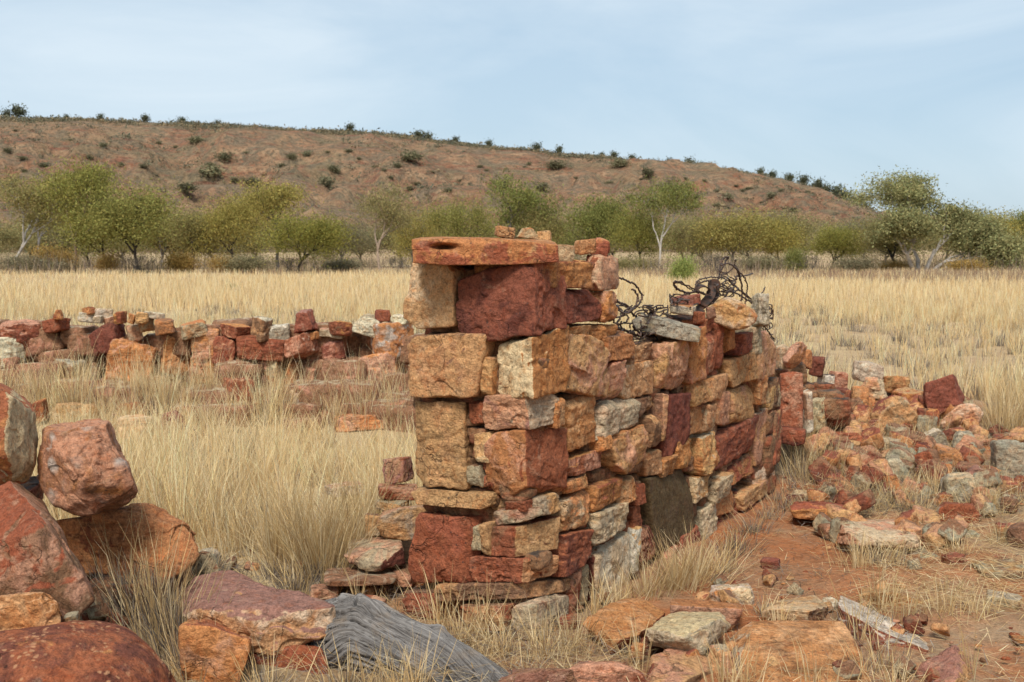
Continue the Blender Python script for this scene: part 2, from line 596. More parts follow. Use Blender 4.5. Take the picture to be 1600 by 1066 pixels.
# ------------------------------------------------------------------ rocks
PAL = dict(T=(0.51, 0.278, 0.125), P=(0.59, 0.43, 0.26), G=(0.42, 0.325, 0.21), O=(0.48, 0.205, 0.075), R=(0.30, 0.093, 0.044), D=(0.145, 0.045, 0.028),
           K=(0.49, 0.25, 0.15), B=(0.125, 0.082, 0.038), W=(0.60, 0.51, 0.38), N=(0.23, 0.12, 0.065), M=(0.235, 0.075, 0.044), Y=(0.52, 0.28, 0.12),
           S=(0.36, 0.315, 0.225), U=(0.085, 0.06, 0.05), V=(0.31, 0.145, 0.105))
_cs = {}


def cubesphere(n):
    if n in _cs:
        return _cs[n]
    g = np.tan(np.linspace(-1, 1, n + 1) * math.pi / 4)
    vid, V, Q = {}, [], []
    for ax in range(3):
        for sg in (-1, 1):
            a, b = (ax + 1) % 3, (ax + 2) % 3
            idx = np.zeros((n + 1, n + 1), int)
            for i in range(n + 1):
                for j in range(n + 1):
                    p = [0, 0, 0]
                    p[ax], p[a], p[b] = sg, g[i], g[j]
                    k = tuple(round(c, 5) for c in p)
                    if k not in vid:
                        vid[k] = len(V)
                        V.append(p)
                    idx[i, j] = vid[k]
            q = np.stack([idx[:-1, :-1], idx[1:, :-1], idx[1:, 1:], idx[:-1, 1:]], -1).reshape(-1, 4)
            Q.append(q if sg > 0 else q[:, ::-1])
    V = np.array(V, float)
    V /= np.linalg.norm(V, axis=1)[:, None]
    _cs[n] = (V, np.concatenate(Q))
    return _cs[n]


def hull_planes(q):
    bm = bmesh.new()
    for p in q:
        bm.verts.new(p)
    bmesh.ops.convex_hull(bm, input=bm.verts[:])
    bm.normal_update()
    nn, dd = [], []
    for f in bm.faces:
        if f.calc_area() < 1e-6:
            continue
        n = np.array(f.normal)
        d = float(n @ np.array(f.verts[0].co))
        if d < 0:
            n, d = -n, -d
        for k in range(len(nn)):
            if nn[k] @ n > 0.985:
                dd[k] = max(dd[k], d)
                break
        else:
            nn.append(n)
            dd.append(d)
    bm.free()
    return np.array(nn), np.array(dd)


def rock_geo(pts, seed, n=20, p=30, rough=0.02, chips=4, pca=True, facets=3, dents=()):
    """a broken stone: the hull of pts with chipped edges, rounded by p, roughened; returns verts, faces, centre"""
    R = np.random.RandomState(seed)
    pts = np.asarray(pts, float)
    c = (pts.max(0) + pts.min(0)) / 2
    c = 0.5 * c + 0.5 * pts.mean(0)
    X = pts - c
    if pca:
        _, _, A = np.linalg.svd(X - X.mean(0), full_matrices=False)
        if np.linalg.det(A) < 0:
            A[2] *= -1
    else:
        A = np.eye(3)
    L = X @ A.T
    h = np.maximum(np.abs(L).max(0), 1e-3)
    q = L / h
    nn, dd = hull_planes(q)
    dd = np.maximum(dd, 0.12)
    ex, ed = [], []
    for _ in range(chips):
        i, j = R.randint(len(nn)), R.randint(len(nn))
        k = R.randint(len(nn)) if R.rand() < 0.5 else i
        v = nn[i] * R.uniform(.6, 1.2) + nn[j] * R.uniform(.6, 1.2) + nn[k] * R.uniform(.3, 1) + R.normal(0, .22, 3)
        if np.linalg.norm(v) < 0.5:
            continue
        v /= np.linalg.norm(v)
        s = (q @ v).max()
        ex.append(v)
        ed.append(max(s * R.uniform(0.76, 0.95), 0.2))
    for _ in range(facets):                                     # broad split faces
        i = R.randint(len(dd))
        v = nn[i] + R.normal(0, .26, 3)
        v /= np.linalg.norm(v)
        ex.append(v)
        ed.append(max((q @ v).max() * R.uniform(0.84, 0.95), 0.2))
    if ex:
        nn, dd = np.vstack([nn, ex]), np.concatenate([dd, ed])
    dirs, fc = cubesphere(n)
    a = np.maximum(dirs @ (nn / dd[:, None]).T, 1e-6)
    mx = a.max(1, keepdims=True)
    r = 1.0 / (mx[:, 0] * ((a / mx) ** p).sum(1) ** (1.0 / p))
    ve = dirs * r[:, None] * h
    size = float(np.prod(h) ** (1 / 3)) * 2
    nrm = ve / (np.linalg.norm(ve, axis=1)[:, None] + 1e-9)
    f1 = fbm(ve * (2.2 / size), seed, 3)
    f2 = fbm(ve * (6.0 / size), seed + 5, 4, 0.55)
    rd = 1 - np.abs(fbm(ve * (3.5 / size), seed + 9, 3))
    step = sstep(0.05, 0.12, fbm(ve * (3.0 / size), seed + 13, 2))
    thin = ve * (2.0 / size)
    thin[:, 2] *= 4.0
    ly = vnoise(thin * 2.0, seed + 17)
    st2 = sstep(0.10, 0.15, fbm(ve * (5.2 / size), seed + 23, 2))
    f3 = fbm(ve * (15.0 / size), seed + 29, 2)
    disp = rough * size * (0.9 * f1 + 0.5 * f2 + 0.22 * f3 + 0.35 * (rd - 0.6) - 0.9 * step - 0.5 * st2 + 0.5 * ly)
    ve = ve + nrm * disp[:, None]
    ve = ve @ A
    for dc, dr, dpth in dents:                                   # worn slots and holes
        e = (((ve + c - np.asarray(dc)) / np.asarray(dr)) ** 2).sum(1)
        ve = ve + np.array([0, dpth, 0]) * np.exp(-e * 1.5)[:, None] * (ve[:, 1:2] < 0)
    return ve, fc, c


def set_rock_props(o, code, rnd, fdir=None, bal=None):
    code = (code + code[-1] * 3)[:3]
    for nm, ch in zip(('cola', 'colb', 'colc'), code):
        j = rnd.uniform(0.86, 1.14)
        c = PAL[ch]
        o[nm] = [min(0.8, c[0] * j * rnd.uniform(.97, 1.03)), min(0.8, c[1] * j * rnd.uniform(.95, 1.05)), min(0.8, c[2] * j * rnd.uniform(.92, 1.07))]
    if fdir is None:
        fdir = (rnd.uniform(-.5, .5), rnd.uniform(-.4, .2), rnd.uniform(.3, .9))
    o['fdir'] = [float(x) for x in fdir]
    o['bal'] = float(rnd.uniform(-0.09, 0.09) if bal is None else bal)
    o['spots'], o['spotm'], o['spotc'] = 10.0, 0.0, [.5, .5, .5]
    o['offs'] = [float(x) for x in rnd.uniform(-50, 50, 3)]


_seed = [100]


def stone(name, pts, code, parent=None, base=(0, 0, 0), px=None, fdir=None, bal=None, label=None, cat=None, group=None, **kw):
    _seed[0] += 7
    rnd = np.random.RandomState(_seed[0])
    pts = np.asarray(pts, float)
    if px is None:
        a, b = proj(pts)
        px = max(np.ptp(a), np.ptp(b))
    n = int(np.clip(px * 0.40, 11, 64))
    kw.setdefault('p', rnd.choice([34, 46, 60]))
    kw.setdefault('chips', rnd.randint(4, 9))
    kw.setdefault('rough', rnd.uniform(0.018, 0.030))
    ve, fc, c = rock_geo(pts, _seed[0], n, **kw)
    o = link(name, make_mesh(name, ve, fc, True, ROCK), parent, c - np.asarray(base))
    set_rock_props(o, code, rnd, fdir, bal)
    return tag(o, label, cat, group)


# ------------------------------------------------------------------ the dry stone wall
WO = P(835, 1003, gdepth(835, 1003))
_far = P(1215, 760, gdepth(1215, 760))
WO[2] = 0
_far[2] = 0
_sd = _far - WO
WL = float(np.linalg.norm(_sd))
_sd /= WL
_td = np.array([-_sd[1], _sd[0], 0.0])
WT = 0.57


def wpt(s, t, z):
    return WO + _sd * s + _td * t + np.array([0, 0, z])


def on_side(px, py, t=0.0):
    """pixel -> (s, z) on the wall's long right face"""
    r = ray(px, py)
    o = np.array([0, 0, CAMH]) - WO - _td * t
    k = -(o @ _td) / (r @ _td)
    q = o + r * k
    return float(q @ _sd), float(q[2])


def on_front(px, py, s=0.0):
    """pixel -> (t, z) on the wall's end face"""
    r = ray(px, py)
    o = np.array([0, 0, CAMH]) - WO - _sd * s
    k = -(o @ _sd) / (r @ _sd)
    q = o + r * k
    return float(q @ _td), float(q[2])


WALL = empty('dry_stone_wall', tuple(WO), 'tall ruined dry stone wall of rust and tan sandstone blocks, stepping down along its length', 'wall')
WALL['kind'] = 'thing'
_wr = np.random.RandomState(5)


QF, QR, QC = [], [], []


def trim(boxes, fixed):
    """cut back neighbours whose boxes overlap by a little, so that joints stay open"""
    bx = [list(b) for b in boxes]
    for _ in range(4):
        for i in range(len(bx)):
            for j in list(range(i + 1, len(bx))) + [-1 - k for k in range(len(fixed))]:
                a, b = bx[i], (bx[j] if j >= 0 else list(fixed[-1 - j]))
                ox, oy = min(a[2], b[2]) - max(a[0], b[0]), min(a[3], b[3]) - max(a[1], b[1])
                if ox <= -1 or oy <= -1:
                    continue
                ax = 0 if ox < oy else 1
                o = (min(ox, oy) + 1) * (.5 if j >= 0 else 1)
                lim = .3 * (a[ax + 2] - a[ax])
                if o > lim or (j >= 0 and o > .3 * (b[ax + 2] - b[ax])):
                    continue
                lo, hi = (a, b) if a[ax] + a[ax + 2] < b[ax] + b[ax + 2] else (b, a)
                lo[ax + 2] -= o
                hi[ax] += o
    return bx


def F_stone(*a, **k):
    QF.append((a, k))


def R_stone(*a, **k):
    QR.append((a, k))


def C_stone(*a, **k):
    QC.append((a, k))


def lay_F(x0, y0, x1, y1, code, label=None, poly=None, deep=None, **kw):
    """a stone seen only on the end face"""
    pl = poly or [(x0, y0), (x1, y0), (x1, y1), (x0, y1)]
    if poly:
        kw.setdefault('chips', 3)
        kw.setdefault('facets', 1)
    jit = 0.015 if poly else 0.075
    out = _wr.uniform(-0.012, 0.025)
    dp = deep or _wr.uniform(.2, .3)
    pts = []
    cx, cy = np.mean([a for a, _ in pl]), np.mean([b for _, b in pl])
    for (x, y) in pl:
        x += _wr.uniform(-1, 1) * jit * (x1 - x0)
        y += _wr.uniform(-1, 1) * jit * (y1 - y0)
        t, z = on_front(x, y)
        pts.append(wpt(-out + _wr.uniform(-.01, .02), t, z))
        t2, z2 = on_front(cx + (x - cx) * .9, cy + (y - cy) * .92)
        pts.append(wpt(dp, t2, z2))
    return stone('stone', pts, code, WALL, WO, label=label, **kw)


def lay_C(x0, xc, x2, y0, y1, code, label=None, yr=None, front=None, **kw):
    """a corner stone: its end face from x0 to xc, its long side from xc to x2"""
    yr = yr or (None, None)
    kw.setdefault('chips', 3)
    kw.setdefault('facets', 1)
    t0, zt = on_front(x0, y0)
    _, zb = on_front(x0, y1)
    t1, ztc = on_front(xc, y0)
    _, zbc = on_front(xc, y1)
    s2 = on_side(x2, (y0 + y1) / 2)[0]
    ztr = on_side(x2, yr[0])[1] if yr[0] else ztc
    zbr = on_side(x2, yr[1])[1] if yr[1] else zbc
    if front:
        pl = [on_front(*p) for p in front]
    else:
        pl = [(t0, zt), (t1, ztc), (t1, zbc), (t0, zb)]
    u = lambda k: _wr.uniform(-k, k)
    pts = [wpt(u(.012), t + u(.008), z + u(.006)) for t, z in pl]
    t1b = min(t1, 0.02)
    pts += [wpt(s2, -0.004 + u(.008), ztr), wpt(s2, -0.004 + u(.008), zbr)]
    pts += [wpt(max(s2, .14), t0 * .9, zt), wpt(max(s2, .14), t0 * .9, zb)]
    return stone('stone', pts, code, WALL, WO, label=label, **kw)


def lay_R(x0, y0, x1, y1, code, label=None, poly=None, deep=None, **kw):
    """a stone seen on the long right face"""
    pl = poly or [(x0, y0), (x1, y0), (x1, y1), (x0, y1)]
    jit = 0 if poly else 0.085
    out = _wr.uniform(-0.018, 0.02)
    kw.setdefault('p', _wr.choice([26, 36, 50]))
    dp = deep or _wr.uniform(.2, .3)
    xm = (x0 + x1) / 2 if not poly else np.mean([a for a, _ in pl])
    pts = []
    sz = []
    for (x, y) in pl:
        if poly:
            s, z = on_side(x, y)
        else:
            s = on_side(x, (y0 + y1) / 2)[0]
            z = on_side(xm, y)[1]
        sz.append((s, z))
    sz = np.array(sz)
    ext = np.ptp(sz, axis=0)
    m = sz.mean(0)
    for s, z in sz:
        s = m[0] + (s - m[0]) * 0.995 + u_(jit) * ext[0]
        z = m[1] + (z - m[1]) * 1.0 + u_(jit) * ext[1]
        pts.append(wpt(s, -out + _wr.uniform(-.016, .018), z))
        pts.append(wpt(m[0] + (s - m[0]) * .9, dp, m[1] + (z - m[1]) * .92))
    return stone('stone', pts, code, WALL, WO, label=label, **kw)


def u_(k):
    return _wr.uniform(-k, k)


FRONT = (-_sd * 0.9 + np.array([0, 0, .1]))
SIDE = (-_td * 0.95)
UP = (0, 0, .8)

# end face
F_stone(630, 409, 712, 514, 'PTO', 'pale stone with a rusty top', poly=[(634, 412), (700, 412), (712, 420), (711, 512), (650, 515), (633, 500), (630, 430)], fdir=UP)
F_stone(634, 516, 768, 627, 'TTN', 'broad tan block', poly=[(634, 522), (690, 518), (766, 524), (748, 620), (738, 628), (645, 622), (635, 605)])
F_stone(747, 556, 771, 620, 'OTT')
F_stone(724, 623, 756, 663, 'RRM')
F_stone(637, 622, 727, 766, 'TTN', 'tall tan block', poly=[(638, 622), (722, 628), (727, 765), (645, 762), (637, 740)])
F_stone(735, 664, 766, 726, 'TPN')
F_stone(729, 724, 755, 770, 'GGN')
F_stone(636, 763, 768, 797, 'TYN', 'thin tan levelling slab', poly=[(636, 766), (655, 763), (768, 772), (767, 797), (640, 787)], p=45)
F_stone(631, 797, 742, 922, 'RRO', 'large rust red block', poly=[(632, 822), (655, 797), (745, 806), (742, 920), (640, 916), (631, 880)])
F_stone(734, 821, 753, 871, 'NGU')
F_stone(752, 817, 768, 872, 'TPT')
F_stone(632, 915, 684, 966, 'RKN')
F_stone(715, 940, 802, 985, 'TRN')
# corner
C_stone(712, 830, 883, 411, 530, 'MDM', 'large dark maroon corner block', yr=(430, 514), front=[(711, 420), (722, 411), (832, 412), (834, 529), (720, 530), (711, 518)], fdir=SIDE, bal=-.02, p=60, chips=1, facets=0)
C_stone(769, 833, 889, 522, 623, 'PTO', 'tan corner block with a raked top', yr=(507, 612), front=[(771, 546), (790, 538), (833, 530), (834, 620), (769, 622)], fdir=SIDE, p=44)
C_stone(753, 828, 875, 621, 672, 'KVG', 'pinkish grey corner slab', fdir=SIDE)
C_stone(750, 820, 886, 671, 782, 'OKR', 'big orange red corner block', yr=(668, 770), front=[(751, 690), (770, 674), (822, 671), (826, 782), (770, 780), (752, 750)], fdir=SIDE)
C_stone(770, 808, 847, 796, 824, 'KGN', yr=(792, 804))
F_stone(781, 783, 822, 802, 'RRN')
R_stone(843, 774, 880, 811, 'TGT')
C_stone(760, 806, 876, 826, 870, 'NRT', 'tan corner stone with a brown end', fdir=SIDE, yr=(806, 856))
C_stone(734, 816, 872, 872, 912, 'RMY', 'rust and yellow corner stone', fdir=SIDE, yr=(860, 898))
C_stone(684, 814, 900, 914, 942, 'NTT', 'long brown bedding slab', yr=(902, 924), p=45)
C_stone(800, 840, 887, 945, 1000, 'GPN', 'pale grey foot stone', yr=(930, 985))
R_stone(862, 968, 892, 1015, 'GTN')
# long side, top to bottom, near to far
R_stone(842, 411, 924, 453, 'ROR')
R_stone(882, 450, 949, 513, 'MDR', 'dark maroon block')
R_stone(941, 455, 970, 510, 'OKG')
R_stone(898, 504, 932, 530, 'TOT')
R_stone(926, 500, 966, 536, 'OOR')
R_stone(881, 518, 948, 621, 'TKO', 'tall tan block with a bevelled top', poly=[(882, 528), (892, 518), (925, 523), (947, 553), (945, 620), (884, 612)])
R_stone(946, 520, 996, 566, 'OON', 'orange block')
R_stone(945, 567, 980, 626, 'TKR')
R_stone(976, 563, 1032, 622, 'TPO', 'tan block with an orange rim')
R_stone(989, 540, 1034, 570, 'TNT')
R_stone(866, 620, 884, 674, 'OTO')
R_stone(879, 617, 935, 711, 'OTT', 'tall orange tan block')
R_stone(932, 625, 1000, 680, 'GPT', 'grey tan block')
R_stone(997, 617, 1033, 651, 'NTN')
R_stone(933, 679, 950, 705, 'OTN')
R_stone(949, 661, 1010, 748, 'TKO', 'tan pink block', poly=[(952, 680), (1000, 661), (1010, 720), (975, 747), (958, 735)])
R_stone(1004, 647, 1034, 704, 'NTT')
R_stone(881, 704, 965, 746, 'RKO', 'long flat rust stone')
R_stone(877, 743, 922, 780, 'OTN')
R_stone(874, 764, 931, 836, 'PTO', 'cream stone with tan edges')
R_stone(921, 737, 976, 807, 'OOR', 'domed orange stone')
R_stone(966, 740, 1003, 785, 'TOT')
R_stone(869, 822, 929, 900, 'RDR', 'dark rust block')
R_stone(926, 777, 998, 852, 'PGD', 'pale stone with a dark end')
R_stone(995, 758, 1015, 791, 'RRK')
R_stone(988, 790, 1016, 829, 'RMR')
R_stone(883, 892, 914, 990, 'RKR', 'upright rust shard')
R_stone(910, 882, 930, 942, 'GNT')
R_stone(922, 843, 991, 944, 'WPD', 'white block with a dark red rind', fdir=(-.95, -.3, .2))
R_stone(980, 824, 1010, 896, 'WGY')
R_stone(1002, 826, 1029, 885, 'RDK')
R_stone(1000, 874, 1062, 930, 'TYT')
R_stone(1012, 733, 1092, 872, 'BBB', 'tall dark brown slab', poly=[(1013, 747), (1081, 732), (1091, 828), (1029, 872)], chips=2, p=48, rough=.006)
R_stone(1004, 701, 1035, 746, 'TOT')
R_stone(1031, 714, 1062, 743, 'OTO')
R_stone(1041, 611, 1076, 712, 'DMD', 'tall dark red upright', p=46)
R_stone(1029, 611, 1043, 690, 'TKN')
R_stone(1028, 528, 1075, 613, 'KTT', 'tan pink upright block')
R_stone(1070, 508, 1104, 601, 'OKR', 'rust upright')
R_stone(1098, 522, 1124, 585, 'RKR')
R_stone(1121, 505, 1143, 575, 'RRO', 'red upright')
R_stone(1091, 499, 1121, 522, 'ROR')
R_stone(1139, 512, 1154, 555, 'ORR')
R_stone(1152, 520, 1177, 554, 'DRN')
R_stone(1170, 508, 1190, 552, 'GPG')
R_stone(1074, 587, 1118, 637, 'TYO', 'tan block over a red upright')
R_stone(1114, 586, 1140, 627, 'TOT')
R_stone(1140, 552, 1180, 608, 'OTO')
R_stone(1179, 524, 1211, 592, 'KTK', 'tall pinkish tan block')
R_stone(1143, 600, 1180, 665, 'TKT', 'tan pink square block')
R_stone(1121, 606, 1146, 662, 'KTR')
R_stone(1100, 622, 1129, 678, 'GTT')
R_stone(1075, 633, 1106, 684, 'TON')
R_stone(1178, 586, 1205, 632, 'TOT')
R_stone(1195, 600, 1226, 647, 'GTN')
R_stone(1051, 684, 1086, 731, 'OYT')
R_stone(1081, 679, 1120, 748, 'OTG', 'orange tan stone')
R_stone(1060, 829, 1099, 880, 'RMR')
R_stone(1042, 856, 1062, 888, 'KTR')
R_stone(1086, 740, 1109, 789, 'PTO')
R_stone(1092, 780, 1126, 842, 'WGP', 'pale grey stone')
R_stone(1116, 740, 1142, 790, 'PTY')
R_stone(1117, 658, 1184, 736, 'RMK', 'large rust red block')
R_stone(1138, 711, 1183, 757, 'ROR', 'red stone under a rust block')
R_stone(1180, 640, 1210, 728, 'TKP')
R_stone(1180, 722, 1214, 768, 'PTW')
R_stone(1117, 758, 1162, 808, 'TOT')
R_stone(1152, 752, 1200, 795, 'TKO')
R_stone(1160, 782, 1190, 812, 'RRN')
R_stone(1124, 798, 1166, 848, 'TRN')
R_stone(1096, 845, 1130, 880, 'OTN')
R_stone(1206, 640, 1224, 730, 'NRT')
for _a, _k in QC:
    lay_C(*_a, **_k)
for Q, lay, fx in ((QF, lay_F, [(a[0], a[3], a[1], a[4]) for a, k in QC]), (QR, lay_R, [(a[1], (k.get('yr') or (a[3], a[4]))[0], a[2], (k.get('yr') or (a[3], a[4]))[1]) for a, k in QC])):
    pf = [a[:4] for a, k in Q if k.get('poly')]
    bx = trim([a[:4] for a, k in Q if not k.get('poly')], fx + pf)
    it = iter(bx)
    for a, k in Q:
        lay(*(a if k.get('poly') else (*next(it), *a[4:])), **k)
N_PARTS = len(WALL.children)


def fill_mesh():
    """packing of small stones in the heart of the wall and its far and hidden faces, one mass"""
    V, Fq, k = [], [], 0
    R = np.random.RandomState(31)

    def top(s):
        return np.interp(s, [0, .42, .55, 1.2, 2.0, 2.7, WL], [1.42, 1.36, 1.06, 1.02, 1.02, .98, .7])
    items = []
    for face in ('left', 'end'):
        z = 0.0
        while z < 1.3:
            hh = R.uniform(.12, .26)
            s = 0.12 if face == 'left' else 0.0
            lim = WL if face == 'left' else WT
            while s < lim:
                ww = R.uniform(.14, .36)
                if face == 'left':
                    if z + hh < top(s + ww / 2) + .04:
                        items.append((s, s + ww, WT - .24, WT + R.uniform(-.02, .02), z, z + hh))
                else:
                    if z + hh < .75:
                        items.append((WL - .2, WL + R.uniform(-.03, .04), s, min(s + ww, WT), z, z + hh))
                s += ww
            z += hh
    # chinking behind the visible joints
    for _ in range(230):
        s = R.uniform(.05, WL - .05)
        z = R.uniform(0, top(s) - .08)
        a = R.uniform(.03, .06)
        items.append((s - a, s + a, .035, .16, z - a * .7, z + a * .7))
    for _ in range(46):
        t = R.uniform(.04, WT - .04)
        z = R.uniform(.02, 1.3)
        a = R.uniform(.03, .06)
        items.append((.04, .16, t - a, t + a, z - a * .6, z + a * .6))
    for it in items:
        s0, s1, t0, t1, z0, z1 = it
        pts = []
        for s in (s0, s1):
            for t in (t0, t1):
                for z in (z0, z1):
                    pts.append(wpt(s + R.uniform(-.012, .012), t + R.uniform(-.012, .012), z + R.uniform(-.012, .012)))
        ve, fc, c = rock_geo(pts, R.randint(99999), 7, p=26, rough=.02, chips=4)
        V.append(ve + c - WO)
        Fq.append(fc + k)
        k += len(ve)
    # the tumbled core at the broken far end
    for _ in range(90):
        px = R.uniform(1212, 1312)
        y0 = np.interp(px, [1212, 1260, 1312], [575, 590, 622])
        py = R.uniform(y0, 700)
        c0 = P(px, py, R.uniform(7.55, 8.1))
        a = R.uniform(.05, .11)
        pts = c0 + np.array([(sx * a, sy * a, sz * a * .8) for sx in (-1, 1) for sy in (-1, 1) for sz in (-1, 1)]) * R.uniform(.7, 1.1, (8, 3))
        ve, fc, c = rock_geo(pts, R.randint(99999), 8, p=26, rough=.025, chips=6)
        V.append(ve + c - WO)
        Fq.append(fc + k)
        k += len(ve)
    # the packed heart
    zs = [(0.06, .5, 1.412), (.5, 1.3, .98), (1.3, 2.6, .93), (2.6, WL - .06, .62)]
    for s0, s1, zt in zs:
        pts = [wpt(s, t, z) for s in (s0, s1 + .02) for t in (.1, WT - .1) for z in (-.1, zt)]
        ve, fc, c = rock_geo(pts, R.randint(9999), 24, p=60, rough=.02, chips=0)
        V.append(ve + c - WO)
        Fq.append(fc + k)
        k += len(ve)
    o = link('rubble_fill', make_mesh('rubble_fill', np.concatenate(V), np.concatenate(Fq), True, ROCK), WALL)
    set_rock_props(o, 'NRU', R, fdir=(0, 0, .6))
    tag(o, kind='stuff')


fill_mesh()

# ------------------------------------------------------------------ loose stones


_PUSH = [1.0]


def hull_stone(pts3, code, label, group=None, **kw):
    """pts3: (photo x, photo y, depth)"""
    pts = np.array([P(x, y, d * _PUSH[0]) for x, y, d in pts3])
    kw.setdefault('chips', 3)
    c = (pts.max(0) + pts.min(0)) / 2
    return stone('rock', c + (pts - c) * kw.pop('grow', 1.05), code, label=label, cat='rock', group=group, **kw)


def front_back(poly, back, d, db):
    """outline at depth d, its far edge at depth db"""
    cx, cy = np.mean([a for a, _ in poly]), np.mean([b for _, b in poly])
    o = [(x, y, d) for x, y in poly] + [(x, y, db) for x, y in back]
    return o + [(cx + (x - cx) * .88, cy + (y - cy) * .8, db) for x, y in poly]


def fit_rock(x0, y0, x1, y1, code, label=None, d=None, shape='b', yaw=None, roll=None, name='rock', parent=None, base=(0, 0, 0), thick=None, cat='rock', group=None, **kw):
    _seed[0] += 3
    R = np.random.RandomState(_seed[0])
    if d is None:
        d = gdepth((x0 + x1) / 2, y1 - 2)
    asp = (x1 - x0) / max(1.0, y1 - y0)
    q = []
    for sx in (-1, 1):
        for sy in (-1, 1):
            for sz in (-1, 1):
                f = 1.0
                if shape == 'w' and sz > 0:
                    f = 0.45
                if shape == 'r':
                    f = 0.82 if sz > 0 else 0.9
                q.append((sx * f * R.uniform(.82, 1), sy * (f if shape != 'w' else .7) * R.uniform(.82, 1), sz * R.uniform(.82, 1)))
    if shape == 'r':
        q += [(0, 0, 1.08), (1.05, 0, 0), (-1.05, 0, 0), (0, -1.05, 0), (0, 1, 0)]
    if shape == 'w':
        q += [(R.uniform(-.5, .5), R.uniform(-.3, .3), 1.1)]
    q = np.array(q, float)
    hw = (x1 - x0) / F * d / 2
    hz = (y1 - y0) / F * d / 2
    dep = thick or (max(min(hw, 1.3 * hz), .6 * hw) if shape != 's' else hw * .75)
    q *= np.array([hw, dep, hz * .85])
    ya = R.uniform(-.6, .6) if yaw is None else yaw
    ro = (R.uniform(-.18, .18) if shape != 's' else R.uniform(-.08, .08)) if roll is None else roll
    c, s = math.cos(ro), math.sin(ro)
    q = q @ np.array([[c, 0, s], [0, 1, 0], [-s, 0, c]]).T
    c, s = math.cos(ya), math.sin(ya)
    q = q @ np.array([[c, -s, 0], [s, c, 0], [0, 0, 1]]).T
    ctr = P((x0 + x1) / 2, (y0 + y1) / 2, d + dep * .7)
    for _ in range(5):
        a, b = proj(q + ctr)
        q[:, 0] *= (x1 - x0) / np.ptp(a)
        q[:, 2] *= (y1 - y0) / np.ptp(b)
        a, b = proj(q + ctr)
        ctr[0] += ((x0 + x1) / 2 - (a.max() + a.min()) / 2) / F * d
        ctr[2] -= ((y0 + y1) / 2 - (b.max() + b.min()) / 2) / F * d
    q = q * (1.12 if x0 > 1275 and 560 < y0 < 760 else 1.03)
    return stone(name, q + ctr, code, parent, base, label=label, cat=None if parent is not None else cat, group=group, **kw)


def side_depth(px, t=0.2):
    r = ray(px, 500)
    o = np.array([0, 0, CAMH]) - WO - _td * t
    k = -(o @ _td) / (r @ _td)
    return float(r[1] * k)


# capping stones lying loose on the wall
hull_stone(front_back([(648, 374), (700, 372), (800, 374), (873, 378), (875, 409), (800, 414), (700, 415), (643, 412)], [(655, 371), (860, 373)], 4.22, 4.62),
           'OTR', 'long flat orange capstone with a dark slot, lying across the wall end', fdir=(.5, -.6, 0), p=60, chips=3, rough=.012, grow=1.0, facets=1, dents=[(P(692, 386, 4.2), (.05, .2, .012), .09)])
fit_rock(773, 350, 806, 374, 'OTO', 'small orange stone perched at the front of the long capstone', 4.45)
fit_rock(805, 356, 843, 375, 'PTO', 'small cream wedge lying on the long capstone', 4.5, 'w')
fit_rock(838, 361, 862, 377, 'TOT', 'small tan chip behind the cream wedge on the capstone', 4.6, 's')
fit_rock(871, 383, 899, 410, 'YPT', 'small banded yellow stone wedged beside the capstone end', 4.5)
fit_rock(896, 373, 931, 398, 'OYO', 'tan orange cobble on top of the wall beside the red lump', 4.75)
fit_rock(921, 372, 953, 403, 'ORO', 'rounded orange lump topping a pinkish boulder on the wall', 4.85, 'r')
fit_rock(905, 396, 968, 456, 'KPR', 'pinkish cream boulder with a red cheek high on the wall', 4.75, 'r', fdir=(-.9, 0, .2), thick=.2)
fit_rock(862, 404, 918, 420, 'RRO', 'flat red stone tucked under the wall top cobbles', 4.7, 's')
hull_stone(front_back([(989, 503), (1004, 494), (1042, 501), (1089, 514), (1092, 536), (1045, 528), (994, 514)], [(1005, 490), (1088, 509)], 5.35, 5.6),
           'SGU', 'long blue grey slab with black stains lying on the low wall', bal=-.02, p=46)
fit_rock(1045, 475, 1088, 494, 'SGO', 'small grey stone with an orange end under the iron strap', 5.75, 's')
fit_rock(1048, 457, 1096, 480, 'VMV', 'purplish stone half covered by wire on the wall', 5.95)
fit_rock(1082, 487, 1104, 507, 'RRO', 'small red chip below the iron strap on the wall', 5.7)
fit_rock(1102, 478, 1120, 500, 'NRN', 'small brown stone next to the iron strap on the wall', 5.85)
hull_stone(front_back([(1112, 475), (1125, 465), (1150, 470), (1182, 490), (1181, 503), (1160, 515), (1135, 518), (1110, 505)], [(1128, 461), (1180, 484)], 6.0, 6.35),
           'PYO', 'big pale boulder with an orange end topping the low wall', fdir=(.9, -.2, 0), p=28)
fit_rock(1172, 459, 1203, 512, 'WGW', 'white grey block standing behind the pale boulder under wires', 6.45)

# fallen rocks, near pile
_PUSH[0] = 1.17                     # this pile stands a little further off than the figures below say
hull_stone([(-70, 600, 3.45), (0, 606, 3.42), (28, 622, 3.42), (26, 716, 3.38), (0, 752, 3.4), (-70, 765, 3.4), (50, 640, 3.62), (61, 720, 3.66), (57, 748, 3.64), (0, 600, 3.8), (-70, 597, 3.85), (45, 632, 3.85)],
           'ROP', 'big orange red boulder with a grey broken side, topmost of the near pile', fdir=(.92, -.25, -.1), bal=-.04)
hull_stone([(63, 674, 3.55), (110, 670, 3.5), (168, 667, 3.55), (188, 742, 3.5), (196, 768, 3.5), (160, 786, 3.45), (126, 806, 3.45), (82, 788, 3.5), (59, 745, 3.55), (58, 700, 3.58), (120, 740, 3.38), (75, 668, 3.85), (172, 665, 3.85), (214, 776, 3.85), (204, 795, 3.85), (90, 795, 3.85)],
           'KON', 'rusty pink block with grey lichen spots and stepped cracks', rough=.026, chips=6, fdir=(.3, 0, -.8))
